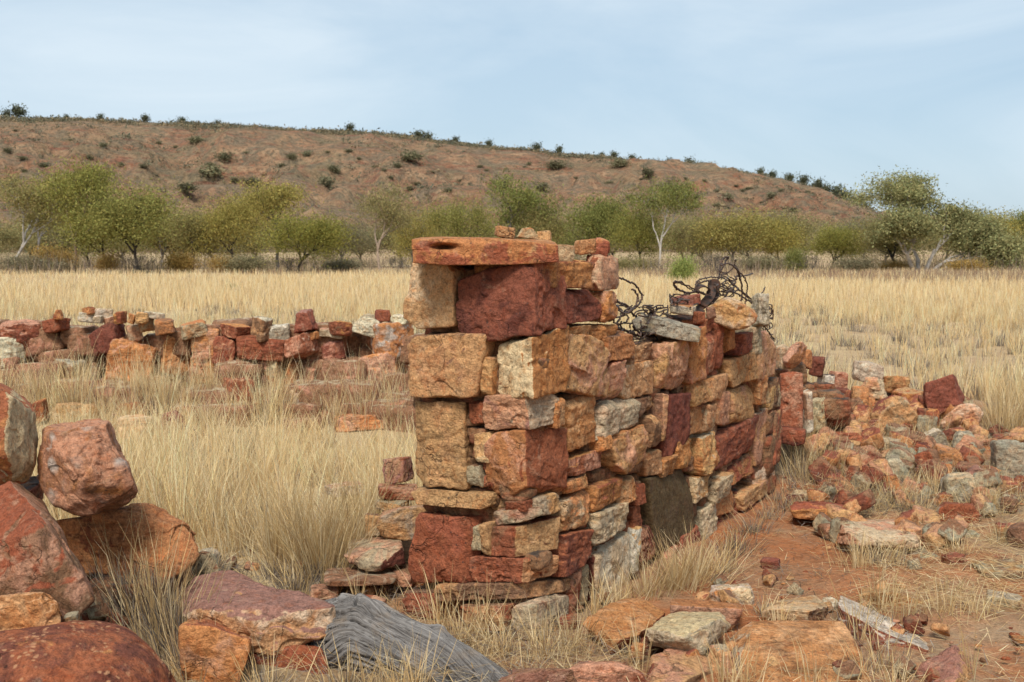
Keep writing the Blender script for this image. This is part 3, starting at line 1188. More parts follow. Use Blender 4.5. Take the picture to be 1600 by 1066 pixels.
_o = COL.objects[-1]
_o['spots'], _o['spotm'], _o['spotc'] = 8.5, 0.75, [.50, .44, .38]
hull_stone([(-40, 872, 3.18), (16, 866, 3.16), (78, 838, 3.14), (148, 938, 3.16), (112, 976, 3.14), (25, 945, 3.15), (-40, 960, 3.15), (-40, 778, 3.36), (5, 757, 3.34), (34, 746, 3.36), (52, 756, 3.46), (150, 930, 3.42), (60, 960, 3.5)],
           'NKR', 'long slanting brown slab with a red top edge, leaning on the near pile', fdir=(-.25, -.35, .75), chips=4)
hull_stone(front_back([(-40, 938), (10, 931), (58, 925), (86, 941), (97, 965), (95, 974), (0, 999), (-40, 1003)], [(5, 928), (80, 934)], 2.98, 3.12), 'YOT', 'small ochre stone wedged above the dotted red boulder')
hull_stone([(-90, 1005, 2.85), (0, 996, 2.85), (100, 976, 2.9), (165, 969, 2.95), (206, 986, 2.95), (246, 1030, 2.95), (273, 1068, 2.95), (300, 1130, 2.95), (-90, 1130, 2.7), (90, 1060, 2.68), (200, 1060, 2.75), (0, 990, 3.2), (200, 985, 3.25), (280, 1100, 3.2)],
           'RDO', 'smooth red boulder speckled with orange dots, lowest of the near pile', bal=0, p=16, chips=2, rough=.01)
_o = COL.objects[-1]
_o['spots'], _o['spotm'], _o['spotc'] = 42.0, 0.8, [.52, .26, .13]
hull_stone([(80, 815, 3.8), (150, 800, 3.72), (214, 798, 3.75), (242, 796, 3.75), (286, 822, 3.72), (307, 850, 3.72), (304, 892, 3.68), (270, 908, 3.66), (170, 902, 3.7), (90, 890, 3.8), (230, 790, 4.0), (300, 840, 4.0)],
           'OOR', 'orange red slab lying under the lichen spotted block', p=22, fdir=(-.8, -.2, -.3))
fit_rock(98, 953, 125, 978, 'GTG', 'small grey chip at the foot of the slanting slab', 3.6)
hull_stone([(296, 946, 3.32), (365, 964, 3.28), (416, 973, 3.26), (506, 950, 3.32), (517, 974, 3.34), (506, 1004, 3.32), (466, 1021, 3.3), (400, 1028, 3.28), (350, 1002, 3.3), (290, 960, 3.36), (288, 925, 3.6), (304, 896, 3.7), (342, 889, 3.72), (430, 921, 3.7), (503, 945, 3.55), (510, 990, 3.6)],
           'TPV', 'wide slab with a purplish streaked top and tan edge beside the log', fdir=(0, -.1, .95), chips=3, p=36)
hull_stone(front_back([(283, 978), (330, 979), (394, 1004), (392, 1020), (372, 1080), (283, 1090)], [(300, 970), (390, 996)], 3.12, 3.4), 'OKR', 'jagged orange stone under the near end of the wide slab')
hull_stone(front_back([(388, 1030), (495, 1004), (511, 1030), (513, 1120), (380, 1120)], [(395, 1020), (500, 1000)], 3.28, 3.6), 'RRO', 'dark red block holding up the wide slab')
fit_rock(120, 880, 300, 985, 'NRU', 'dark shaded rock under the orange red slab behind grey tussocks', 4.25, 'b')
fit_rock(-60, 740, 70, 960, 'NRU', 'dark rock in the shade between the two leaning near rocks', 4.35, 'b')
_PUSH[0] = 1.07
hull_stone([(352, 880, 4.75), (384, 853, 4.8), (409, 888, 4.7), (392, 904, 4.7), (356, 896, 4.72), (427, 888, 4.85), (416, 897, 4.8), (390, 856, 5.05), (360, 870, 5.0)], 'GWR', 'white stone with one red face half hidden in straw', fdir=(.85, 0, .1))
_PUSH[0] = 1.0
fit_rock(304, 853, 347, 892, 'GSG', 'rounded grey stone beside the white and red one', None, 'r')
# heap behind the wall end
fit_rock(597, 713, 648, 756, 'KVR', 'rosy pink stone showing behind the wall end', 5.3)
fit_rock(590, 755, 652, 782, 'KRK', 'pink flat stone lying below the rosy one by the wall', 5.2, 's')
fit_rock(583, 776, 640, 801, 'GTG', 'grey flat stone in the heap behind the wall end', 5.15, 's')
hull_stone(front_back([(586, 836), (596, 806), (622, 791), (662, 795), (664, 842), (640, 845)], [(600, 800), (655, 790)], 4.85, 5.15), 'TGK', 'tan grey rounded slab leaning against the wall end')
hull_stone([(538, 872, 4.72), (560, 893, 4.65), (584, 890, 4.62), (632, 850, 4.7), (632, 880, 4.7), (590, 893, 4.65), (545, 848, 4.95), (618, 838, 4.98), (552, 842, 5.0)], 'GKD', 'grey pink stone with a dark red cut side beside the wall foot', fdir=(.6, -.6, -.1))
fit_rock(507, 886, 618, 916, 'NGK', 'flat brown slab jutting over the log', 4.6, 's', roll=.0, yaw=.1)
fit_rock(550, 928, 604, 956, 'KGR', 'pink grey stone right above the log', 4.4, 's')
fit_rock(484, 912, 530, 938, 'NKN', 'small brown stone at the log end in grey straw', 4.6)
fit_rock(570, 798, 594, 840, 'GTN', 'narrow grey stone upright in straw near the wall', 5.0)
fit_rock(506, 750, 572, 778, 'WGK', 'whitish flat stone showing through tall straw', 5.7, 's')
fit_rock(612, 880, 650, 920, 'TKN', 'tan stone at the foot of the big rust wall block', 4.7)
# rocks in front of the long side
hull_stone([(913, 976, 4.2), (925, 962, 4.22), (968, 999, 4.02), (958, 1025, 4.05), (1004, 988, 4.12), (998, 1004, 4.12), (976, 935, 4.5), (1001, 932, 4.5), (1041, 956, 4.4), (1041, 974, 4.4), (1010, 990, 4.4), (930, 990, 4.4)],
           'OYR', 'bright orange angular rock lying at the wall foot', fdir=(.6, -.5, -.3), bal=-.03, p=42)
hull_stone([(1003, 984, 4.0), (1012, 991, 3.98), (1070, 993, 3.9), (1120, 967, 4.0), (1141, 980, 4.1), (1018, 1010, 4.02), (1075, 1006, 3.92), (1097, 1022, 3.94), (1112, 1008, 4.0), (1050, 957, 4.25), (1126, 956, 4.25), (1100, 1005, 4.25), (1020, 1000, 4.2)],
           'GSP', 'grey angular slab with a pale top between orange rocks', fdir=(0, 0, .9), p=44)
hull_stone(front_back([(1049, 940), (1100, 940), (1160, 949), (1150, 978), (1118, 992), (1052, 975)], [(1052, 936), (1158, 944)], 4.3, 4.55), 'RKO', 'red flat slab behind the grey angular slab', fdir=(0, 0, .9))
hull_stone([(1010, 1075, 3.68), (1013, 1030, 3.85), (1030, 1018, 3.95), (1075, 1008, 4.0), (1096, 1025, 3.95), (1113, 1044, 3.88), (1070, 1064, 3.7), (1114, 1090, 3.85), (1066, 1100, 3.68), (1010, 1100, 3.66), (1080, 1060, 4.0)],
           'KTN', 'pinkish flat topped stone in front of the grey slab', fdir=(.8, -.5, -.2), p=44)
fit_rock(1098, 1003, 1152, 1075, 'TKG', 'tan wedge between the pinkish stone and the big orange slab', 3.85, 'w')
fit_rock(984, 1002, 1010, 1032, 'OTO', 'small orange chip under the grey slab', 3.95)
hull_stone([(1186, 972, 4.2), (1250, 972, 4.2), (1315, 975, 4.2), (1336, 1010, 4.05), (1357, 1062, 3.8), (1362, 1100, 3.68), (1166, 1020, 3.92), (1165, 1100, 3.65), (1141, 1002, 4.15), (1144, 1034, 4.05), (1152, 1090, 3.9), (1180, 975, 4.3), (1186, 985, 4.55), (1318, 985, 4.5), (1250, 1040, 3.84)],
           'OTG', 'large orange slab with cream patches tilted up from the sand', fdir=(-.9, 0, .1), bal=-.03, p=48, chips=2, rough=.008)
fit_rock(1104, 911, 1182, 948, 'WPO', 'white and orange mottled stone behind the red slab', 4.7, 'r')
fit_rock(1138, 904, 1214, 937, 'TGK', 'greyish tan slab at the edge of bare sand', 4.95, 's')
hull_stone([(1192, 948, 4.5), (1260, 955, 4.4), (1292, 950, 4.5), (1288, 975, 4.5), (1258, 975, 4.42), (1192, 972, 4.5), (1205, 940, 4.7), (1272, 930, 4.72), (1290, 945, 4.7)], 'TPN', 'tan block with a brown end behind the large orange slab', fdir=(.8, -.4, 0), p=46)
fit_rock(1282, 932, 1310, 958, 'WWG', 'small white stone beside the tan block', 4.6, 'r')
hull_stone([(1310, 948, 4.38), (1345, 964, 4.28), (1366, 977, 4.2), (1448, 1010, 4.1), (1446, 1036, 4.08), (1385, 1041, 4.12), (1318, 1004, 4.3), (1316, 928, 4.62), (1400, 966, 4.45), (1450, 1000, 4.34), (1440, 1030, 4.4), (1330, 990, 4.6)],
           'MRW', 'long wedge, white on top and dark red in front', fdir=(.15, .1, .95), p=50, bal=-.05)
hull_stone(front_back([(1342, 930), (1368, 923), (1396, 924), (1436, 940), (1449, 952), (1446, 974), (1345, 964)], [(1350, 918), (1440, 934)], 4.65, 4.9), 'OTO', 'orange block behind straw above the long wedge', fdir=(.5, -.4, 0))
fit_rock(1430, 928, 1537, 974, 'TPR', 'low tan stone with a reddish underside', 4.6, 's')
fit_rock(1342, 906, 1414, 924, 'GKG', 'flat grey slab lying level on the sand', None, 's')
hull_stone([(1436, 1044, 3.85), (1490, 1003, 3.92), (1500, 1010, 3.88), (1512, 1040, 3.82), (1534, 1075, 3.85), (1470, 1100, 3.66), (1436, 1080, 3.8), (1495, 1060, 3.7), (1530, 1060, 4.15), (1445, 1050, 4.15)],
           'VKY', 'purple brown peaked stone with a yellow face', fdir=(.5, -.7, -.2))
hull_stone(front_back([(1232, 792), (1262, 786), (1318, 792), (1323, 808), (1300, 816), (1240, 809)], [(1240, 783), (1312, 786)], 6.0, 6.35), 'OOR', 'flat orange red slab propped on a brown stone', fdir=(0, 0, .9), p=44)
fit_rock(1274, 812, 1316, 845, 'NKN', 'brown stone under the propped orange slab', None)
hull_stone([(1308, 842, 5.5), (1316, 820, 5.6), (1340, 846, 5.4), (1434, 842, 5.5), (1436, 856, 5.5), (1340, 858, 5.4), (1312, 858, 5.5), (1322, 812, 6.0), (1420, 811, 6.0), (1432, 830, 5.9)],
           'PKK', 'long cream and pink block in grey straw', fdir=(-.7, -.3, .4), p=44)
hull_stone([(1405, 846, 5.7), (1420, 842, 5.75), (1488, 882, 5.3), (1484, 896, 5.25), (1460, 898, 5.2), (1408, 862, 5.6), (1478, 895, 5.5), (1420, 870, 5.8)], 'SGG', 'long grey green stone lying aslant in straw')
hull_stone(front_back([(1476, 790), (1530, 789), (1537, 815), (1532, 832), (1478, 828), (1462, 822), (1463, 800)], [(1475, 785), (1526, 786)], 6.1, 6.4), 'MRG', 'maroon block with a grey end by the rubble heap', fdir=(-.9, 0, 0))
fit_rock(1492, 827, 1532, 848, 'GSG', 'small grey stone below the maroon block', None)
fit_rock(1468, 860, 1512, 889, 'RMR', 'small red stone between grey straw tufts', None)
fit_rock(1570, 816, 1625, 862, 'NVN', 'brown purple boulder cut by the frame edge', None, 'r')
fit_rock(1530, 864, 1576, 881, 'NRN', 'thin dark brown stone on the straw litter', None, 's')
fit_rock(1514, 872, 1612, 910, 'GNT', 'long grey brown slab sunk in straw litter', None, 's')
fit_rock(1540, 921, 1598, 952, 'GTG', 'flat tan grey stone in the red sand', None, 's')
fit_rock(1580, 991, 1604, 1008, 'OOO', 'small bright orange stone alone on the sand', None)
fit_rock(1227, 772, 1258, 790, 'DUD', 'small near black stone beside the propped slab', None)
fit_rock(1238, 764, 1296, 785, 'PGP', 'pale flat stone behind the propped orange slab', None, 's')
fit_rock(1188, 870, 1220, 892, 'MDM', 'dark maroon flat stone lying on bare sand', None, 's')
hull_stone(front_back([(884, 1050), (920, 1034), (960, 1032), (1000, 1052), (1012, 1075), (1010, 1110), (884, 1110)], [(900, 1036), (990, 1040)], 3.7, 4.0), 'KRV', 'pinkish red domed rock in front of the wall corner', p=18)
hull_stone(front_back([(780, 1056), (830, 1046), (895, 1052), (905, 1080), (900, 1110), (770, 1110)], [(800, 1045), (890, 1048)], 3.66, 3.9), 'NVN', 'dark brown flat rock at the foot of the wall corner')
N_NEAR = _seed[0]
# fallen rocks, the heap beyond the wall
HEAP = '''
1208 538 1234 578 PTO 7.5 b|pale tan stone at the broken wall end, under the tilted orange one
1250 546 1270 577 ORO 7.9 b|small orange stone behind the tilted one at the wall end
1216 582 1254 672 RKR 7.25 b|tall pitted red stone standing at the broken wall end
1250 608 1273 678 WKR 7.3 b|upright white and pink flaky shard beside the pitted red stone
1268 622 1294 676 GTG 7.5 b|grey tan upright stone beside the flaky shard
1214 666 1258 699 DRD 7.1 b|dark red stone under the tall pitted one
1263 554 1290 592 DMD 8.3 b|dark maroon stone at the start of the rubble heap
1276 584 1304 618 GWU 8.3 b|small grey stone with a shadowed side above the dark red one
1295 581 1326 613 KRK 8.5 b|rosy stone above the big dark red one
1286 606 1330 664 DRD 8.2 b|big dark red stone leaning in the rubble heap
1327 604 1357 655 OTO 8.2 r|upright rounded orange stone in the heap
1331 565 1381 602 WGS 8.9 r|white grey rounded stone topping the heap
1342 592 1386 626 PTK 8.5 w|cream stone just below the white grey one
1379 586 1422 617 OTO 8.8 b|orange stone next to the cream one on the heap
1392 606 1442 644 ROT 8.5 b|red orange stone with a hollow behind the great ridged one
1439 639 1469 674 RRO 8.3 r|red stone under the maroon square block
1300 647 1337 678 KOR 7.9 b|pink orange stone behind the long red slab
1278 671 1350 707 RRK 7.7 s|long red slab near the wall end
1433 668 1486 705 GSW 7.9 w|grey pyramid shaped stone in the middle of the heap
1482 671 1526 716 SGT 7.8 w|grey green arched stone beside the pyramid shaped one
1421 690 1458 721 ORD 7.6 w|orange red chip leaning against the pyramid shaped stone
1454 696 1507 744 OKN 7.4 b|orange stone with a dark underside in front of the pyramid
1368 682 1406 707 GPG 7.8 s|flat grey stone in front of the great ridged one
1390 697 1416 712 OYO 7.6 s|tiny orange stone before the ridged one
1376 713 1424 755 GSG 7.2 w|grey wedge behind the big pink red stone
1424 710 1453 741 TKT 7.4 b|tan stone between the grey wedge and orange stone
1469 739 1526 792 SGP 6.9 b|grey green block above the maroon block
1560 775 1592 802 NDN 6.5 r|dark brown stone among straw by the green grey boulders
1548 689 1602 757 SGS 7.3 b|grey green boulder at the outer end of the heap
1576 686 1599 702 WWG 7.9 s|small white stone on the grey green boulder
1586 696 1612 728 KRK 7.7 b|red stone cut by the frame beside the grey green boulder
1455 778 1484 795 OTO 6.6 s|small orange stone before the grey green block
1498 718 1532 744 NRN 7.4 b|brown stone behind the maroon pink one
'''
for ln in HEAP.strip().splitlines():
    a, lab = ln.split('|')
    x0, y0, x1, y1, code, d, sh = a.split()
    fit_rock(float(x0), float(y0), float(x1), float(y1), code, lab, min(float(d) + (1.2 if float(y1) > 640 and float(x0) > 1275 else 0), gdepth((float(x0) + float(x1)) / 2, float(y1) - 2)) if float(x0) > 1275 else float(d), sh)
hull_stone([(1222, 560, 7.4), (1240, 535, 7.45), (1255, 534, 7.5), (1261, 543, 7.6), (1256, 560, 7.55), (1238, 581, 7.45), (1224, 572, 7.4), (1230, 566, 7.3), (1250, 552, 7.75)], 'KOO', 'orange stone tilted on edge on top of the broken wall end', fdir=(.6, -.2, -.4), p=46)
hull_stone(front_back([(1349, 686), (1352, 665), (1372, 632), (1396, 615), (1424, 632), (1437, 655), (1430, 684), (1395, 690)], [(1372, 625), (1430, 640)], 8.0, 8.5), 'TGM', 'great ridged stone, purple red above and greenish tan in front', fdir=(-.3, .1, .8), chips=7)
hull_stone(front_back([(1438, 606), (1445, 600), (1489, 588), (1501, 632), (1466, 650), (1452, 648)], [(1492, 590), (1508, 625)], 8.2, 8.55), 'MMR', 'square maroon block tilted on top of the heap', p=48, chips=2, bal=-.05)
hull_stone(front_back([(1467, 668), (1475, 652), (1498, 632), (1524, 628), (1536, 645), (1532, 660), (1506, 680), (1480, 681)], [(1500, 628), (1534, 650)], 8.0, 8.4), 'PKT', 'cream and pink stone under the maroon square block', fdir=(-.7, 0, 0))
hull_stone([(1315, 745, 7.0), (1322, 710, 7.2), (1348, 705, 7.2), (1385, 730, 7.0), (1411, 757, 6.9), (1395, 766, 6.85), (1340, 764, 6.85), (1350, 720, 7.5), (1400, 750, 7.4)], 'KRT', 'big pink red stone with sloping top in dry grass', fdir=(-.7, -.4, 0))
hull_stone(front_back([(1499, 765), (1512, 732), (1530, 729), (1548, 748), (1556, 780), (1535, 787), (1505, 784)], [(1525, 726), (1556, 770)], 6.8, 7.1), 'MVP', 'maroon pink stone with a pale rim at the heap edge', fdir=(.8, -.2, .1))

# ------------------------------------------------------------------ the low ruined wall across the yard
LOWY = 9.8
LOW = empty('ruined_wall', (P(320, 640, LOWY)[0], LOWY, 0), 'low collapsed stone wall of red, orange and grey blocks across the grassy yard', 'wall')
LOW['kind'] = 'thing'
LB = np.array(LOW.location)
LOWT = '''
-8 498 76 545 RMK r|red rounded boulder
66 495 112 524 RRV b
138 502 202 558 DMD b|dark maroon block
155 520 262 648 OOK b|tall flaking orange slab
248 520 300 590 OTK b
296 512 342 600 OKR b
240 496 273 524 NON b
213 496 243 520 GTN b
197 505 224 536 GKW b
280 497 329 532 GTO b
127 479 152 494 OOR s
119 486 148 505 GWG b
147 482 177 500 WPG b
177 486 200 507 ROT b
197 489 214 508 OYO b
211 487 234 506 TPT b
223 486 258 500 WGW s
145 493 163 506 GGW b
82 483 102 500 ORO w
160 494 182 510 KKW b
83 559 140 632 GNS b|grey brown block with dark streaks
138 568 159 628 GTN b
39 588 90 634 GVG b
-8 526 42 576 GWW b|white topped grey block
-8 570 40 640 WPG b|pale grey block
342 503 394 530 RKO b
330 525 372 575 RKN b
390 494 429 536 TNW b|brown block with a white top
418 505 454 543 SGW b|grey green block
367 522 444 566 RRD b|long dark red block
440 517 500 566 RKW b|red block with a white edge
455 481 502 522 MOV w
497 522 544 578 MKV b
512 502 551 526 RNO b
541 491 600 532 WSG w|white grey slab
585 484 612 503 RMR s
610 490 644 508 WGW s
482 517 500 532 OOY b
499 511 542 530 GWK b
570 498 648 562 OWO b|orange and white flaking block
538 538 645 640 KVO b|mottled pink and orange block
443 562 472 612 OYO w
409 558 446 612 OGT b
470 570 498 618 KNK b
495 566 524 604 ONT b
401 560 427 580 KTK b
360 560 412 600 NRN b
520 560 545 620 KON b
340 575 366 640 KOT b
'''
for ln in LOWT.strip().splitlines():
    a, _, lab = ln.partition('|')
    x0, y0, x1, y1, code, sh = a.split()
    fit_rock(float(x0), float(y0), float(x1), float(y1), code, lab or None, LOWY + _wr.uniform(-.05, .1), sh, name='stone', parent=LOW, rough=.026, chips=7, p=24, base=LB, yaw=_wr.uniform(-.7, .7), roll=_wr.uniform(-.32, .32), cat=None)
_V, _Q, _k = [], [], 0
for i in range(340):
    px, z = _wr.uniform(-40, 645), _wr.uniform(.0, .80)
    a = _wr.uniform(.07, .17) if i < 190 else _wr.uniform(.08, .20)
    c0 = P(px, 500, LOWY + (_wr.uniform(.18, .45) if i < 190 else _wr.uniform(-.7, .1)))
    c0[2] = z if i < 190 else z * .55 * (1.0 + (c0[1] - LOWY))
    pts = c0 + np.array([(sx * a * 1.2, sy * a, sz * a * .8) for sx in (-1, 1) for sy in (-1, 1) for sz in (-1, 1)]) * _wr.uniform(.8, 1.1, (8, 3))
    ve, fc, c = rock_geo(pts, 900 + i, 8, p=26, rough=.02, chips=4)
    _V.append(ve + c - LB)
    _Q.append(fc + _k)
    _k += len(ve)
_o = link('rubble_fill', make_mesh('rubble_fill', np.concatenate(_V), np.concatenate(_Q), True, ROCK), LOW)
set_rock_props(_o, 'NKG', _wr)
tag(_o, kind='stuff')
YARD = '''
44 622 80 665 ORO 0 b|orange stone showing behind the topmost near boulder
80 628 158 672 YPY 0 r|yellowish rounded stone behind the lichen spotted block
182 626 224 655 ORR 0 b|small orange red stone in straw before the orange slab
240 638 302 690 VMK 0 w|purple slab on edge in tall straw
178 648 248 695 PTP 0 r|pale rounded stone deep in straw
344 588 398 644 RNK 0 b|red brown stone with a pink top before the low wall
395 622 428 652 RKR 0 b|red stone low in the straw before the dark red block
452 608 484 640 WPT 0 b|cream stone in straw before the low wall
520 640 600 676 KOT 0 s|pink slab almost buried in straw before the mottled block
'''
for ln in YARD.strip().splitlines():
    a, lab = ln.split('|')
    x0, y0, x1, y1, code, d, sh = a.split()
    fit_rock(float(x0), float(y0), float(x1), float(y1), code, lab, min(9.3, gdepth((float(x0) + float(x1)) / 2, float(y1) - 2)), sh)
# ------------------------------------------------------------------ grass, twigs, litter
_g = np.random.RandomState(77)
STRAWC = np.array([(0.70, 0.53, 0.29), (0.60, 0.43, 0.21), (0.76, 0.61, 0.37), (0.50, 0.33, 0.15), (0.68, 0.53, 0.31), (0.42, 0.28, 0.14), (0.64, 0.46, 0.22)])
GREYC = np.array([(0.28, 0.235, 0.195), (0.18, 0.155, 0.135), (0.37, 0.31, 0.245), (0.11, 0.092, 0.08), (0.34, 0.26, 0.17)])


class Blades:
    def __init__(self, levels):
        self.lv = levels
        self.v, self.f, self.c, self.k = [], [], [], 0

    def add(self, base, hgt, wid, col, lean=0.35, droop=0.5, heading=None, kink=0.0):
        n = len(base)
        if n == 0:
            return
        L = self.lv
        az = _g.uniform(0, 2 * math.pi, n) if heading is None else heading
        ln = np.abs(_g.normal(0, lean, n)) if np.isscalar(lean) else lean
        dr = _g.uniform(0.1, 1.0, n) * droop
        fa = _g.uniform(0, math.pi, n)
        wx, wy = np.cos(fa), np.sin(fa)
        t = np.linspace(0, 1, L)
        ang = ln[:, None] + dr[:, None] * t[None, :] ** 1.6 * 1.4
        if kink:
            ang = ang + _g.normal(0, kink, (n, L)) * (t > 0)
        seg = hgt[:, None] / (L - 1)
        hx = np.concatenate([np.zeros((n, 1)), np.cumsum(np.sin(ang[:, :-1]) * seg, 1)], 1)
        hz = np.concatenate([np.zeros((n, 1)), np.cumsum(np.cos(ang[:, :-1]) * seg, 1)], 1)
        X = base[:, 0:1] + hx * np.cos(az)[:, None]
        Y = base[:, 1:2] + hx * np.sin(az)[:, None]
        Z = base[:, 2:3] + hz
        tw = np.interp(t, [0, .55, 1], [1.0, .85, .15])
        hw = wid[:, None] * tw[None, :] * .5
        A = np.stack([X - hw * wx[:, None], Y - hw * wy[:, None], Z], -1)
        B = np.stack([X + hw * wx[:, None], Y + hw * wy[:, None], Z], -1)
        V = np.stack([A, B], 2).reshape(n * L * 2, 3)
        i = (np.arange(n) * L * 2)[:, None] + (np.arange(L - 1) * 2)[None, :]
        Fq = np.stack([i, i + 1, i + 3, i + 2], -1).reshape(-1, 4) + self.k
        self.v.append(V)
        self.f.append(Fq)
        self.c.append(np.repeat(col, L * 2, 0))
        self.k += len(V)

    def build(self, name, mat, label=None):
        o = link(name, make_mesh(name, np.concatenate(self.v), np.concatenate(self.f), True, mat, np.concatenate(self.c)))
        return tag(o, kind='stuff', label=label)


FIELDC = np.array([(0.84, 0.66, 0.39), (0.78, 0.59, 0.32), (0.73, 0.52, 0.26), (0.82, 0.64, 0.41), (0.62, 0.43, 0.22)])


def pick(pal, n, var=0.14):
    c = pal[_g.randint(0, len(pal), n)]
    return np.clip(c * _g.uniform(1 - var, 1 + var, (n, 1)), 0.02, 0.8)


def scatter(cx, cy, r, n):
    a = _g.uniform(0, 2 * math.pi, n)
    q = np.abs(_g.normal(0, .55, n)) * r
    x, y = cx + q * np.cos(a), cy + q * np.sin(a)
    return np.stack([x, y, gh(x, y)], 1)


def clump(B, cx, cy, r, n, h, w=0.0022, grey=0.0, lean=.3, droop=.45, zoff=0.0, outward=True, kink=.05, pal=None):
    b = scatter(cx, cy, r, n)
    b[:, 2] += zoff - .01
    hd = np.arctan2(b[:, 1] - cy, b[:, 0] - cx) + _g.normal(0, .7, n) if outward else None
    d = np.hypot(b[:, 0] - cx, b[:, 1] - cy) / max(r, 1e-3)
    ln = np.abs(_g.normal(0, lean * .6, n)) + lean * np.clip(d, 0, 1.5) * .6
    hh = h * _g.uniform(.4, 1.15, n)
    g = _g.rand(n) < grey
    col = np.where(g[:, None], pick(GREYC, n), pick(STRAWC if pal is None else pal, n))
    hh = np.where(g, hh * .55, hh)
    col = np.clip(col * _g.uniform(.78, 1.15), .02, .82)
    B.add(b, hh, w * _g.uniform(.7, 1.3, n), col, lean=ln, droop=droop, heading=hd, kink=kink)


near = Blades(6)
# tall straw filling the yard between the near pile, the wall end and the low wall
ROCKXY = [(o.location.x, o.location.y, max(o.dimensions) * .42) for o in list(COL.objects) if o.type == 'MESH' and o.name.startswith('rock') and o.location.y < 9]


def clear(x, y, m=0.0):
    for rx, ry, rr in ROCKXY:
        if (x - rx) ** 2 + (y - ry) ** 2 < (rr + m) ** 2:
            return False
    q = np.array([x, y, 0]) - WO
    s, t = q @ _sd, q @ _td
    return not (-.06 < s < WL + .1 and -.05 < t < WT + .05)


def pxg(px, py):
    d = gdepth(px, py)
    p = P(px, py, d)
    return p[0], p[1]


cnt = 0
while cnt < 640:
    y = 4.75 + 5.1 * _g.rand() ** .8
    px = _g.uniform(-60, 700)
    x = (px - CX) / F * y
    if y < 5.6 and px < 330:
        continue
    qq = np.array([x, y, 0]) - WO
    if qq @ _td < WT + .08 and qq @ _sd > -.3 and qq @ _sd < WL + .3:
        continue
    if px > 520 and y < 5.5 or not clear(x, y, -.05):
        continue
    dens = vnoise(np.array([[x * .9, y * .9, 3.3]]))[0]
    if dens < -.2 and _g.rand() < .75:
        continue
    h = _g.choice([.2, .32, .42, .5, .58], p=[.15, .2, .25, .25, .15]) * _g.uniform(.85, 1.15) * (1.0 + .25 * dens)
    h *= float(np.interp(y, [5.5, 9.2], [.95, .5]))
    if y > 7.6 and _g.rand() < .45:
        continue
    clump(near, x, y, _g.uniform(.04, .15), int(_g.uniform(18, 60)), h * (1.15 if _g.rand() < .2 else 1), .0036, grey=_g.choice([.08, .2, .5], p=[.6, .25, .15]), lean=_g.uniform(.15, .6), droop=_g.uniform(.2, 1.0), kink=_g.choice([.06, .2], p=[.65, .35]), pal=FIELDC)
    cnt += 1


def tuft(px, py, r, n, h, **kw):
    x, y = pxg(px, py)
    clump(near, x, y, r, n, h, **kw)


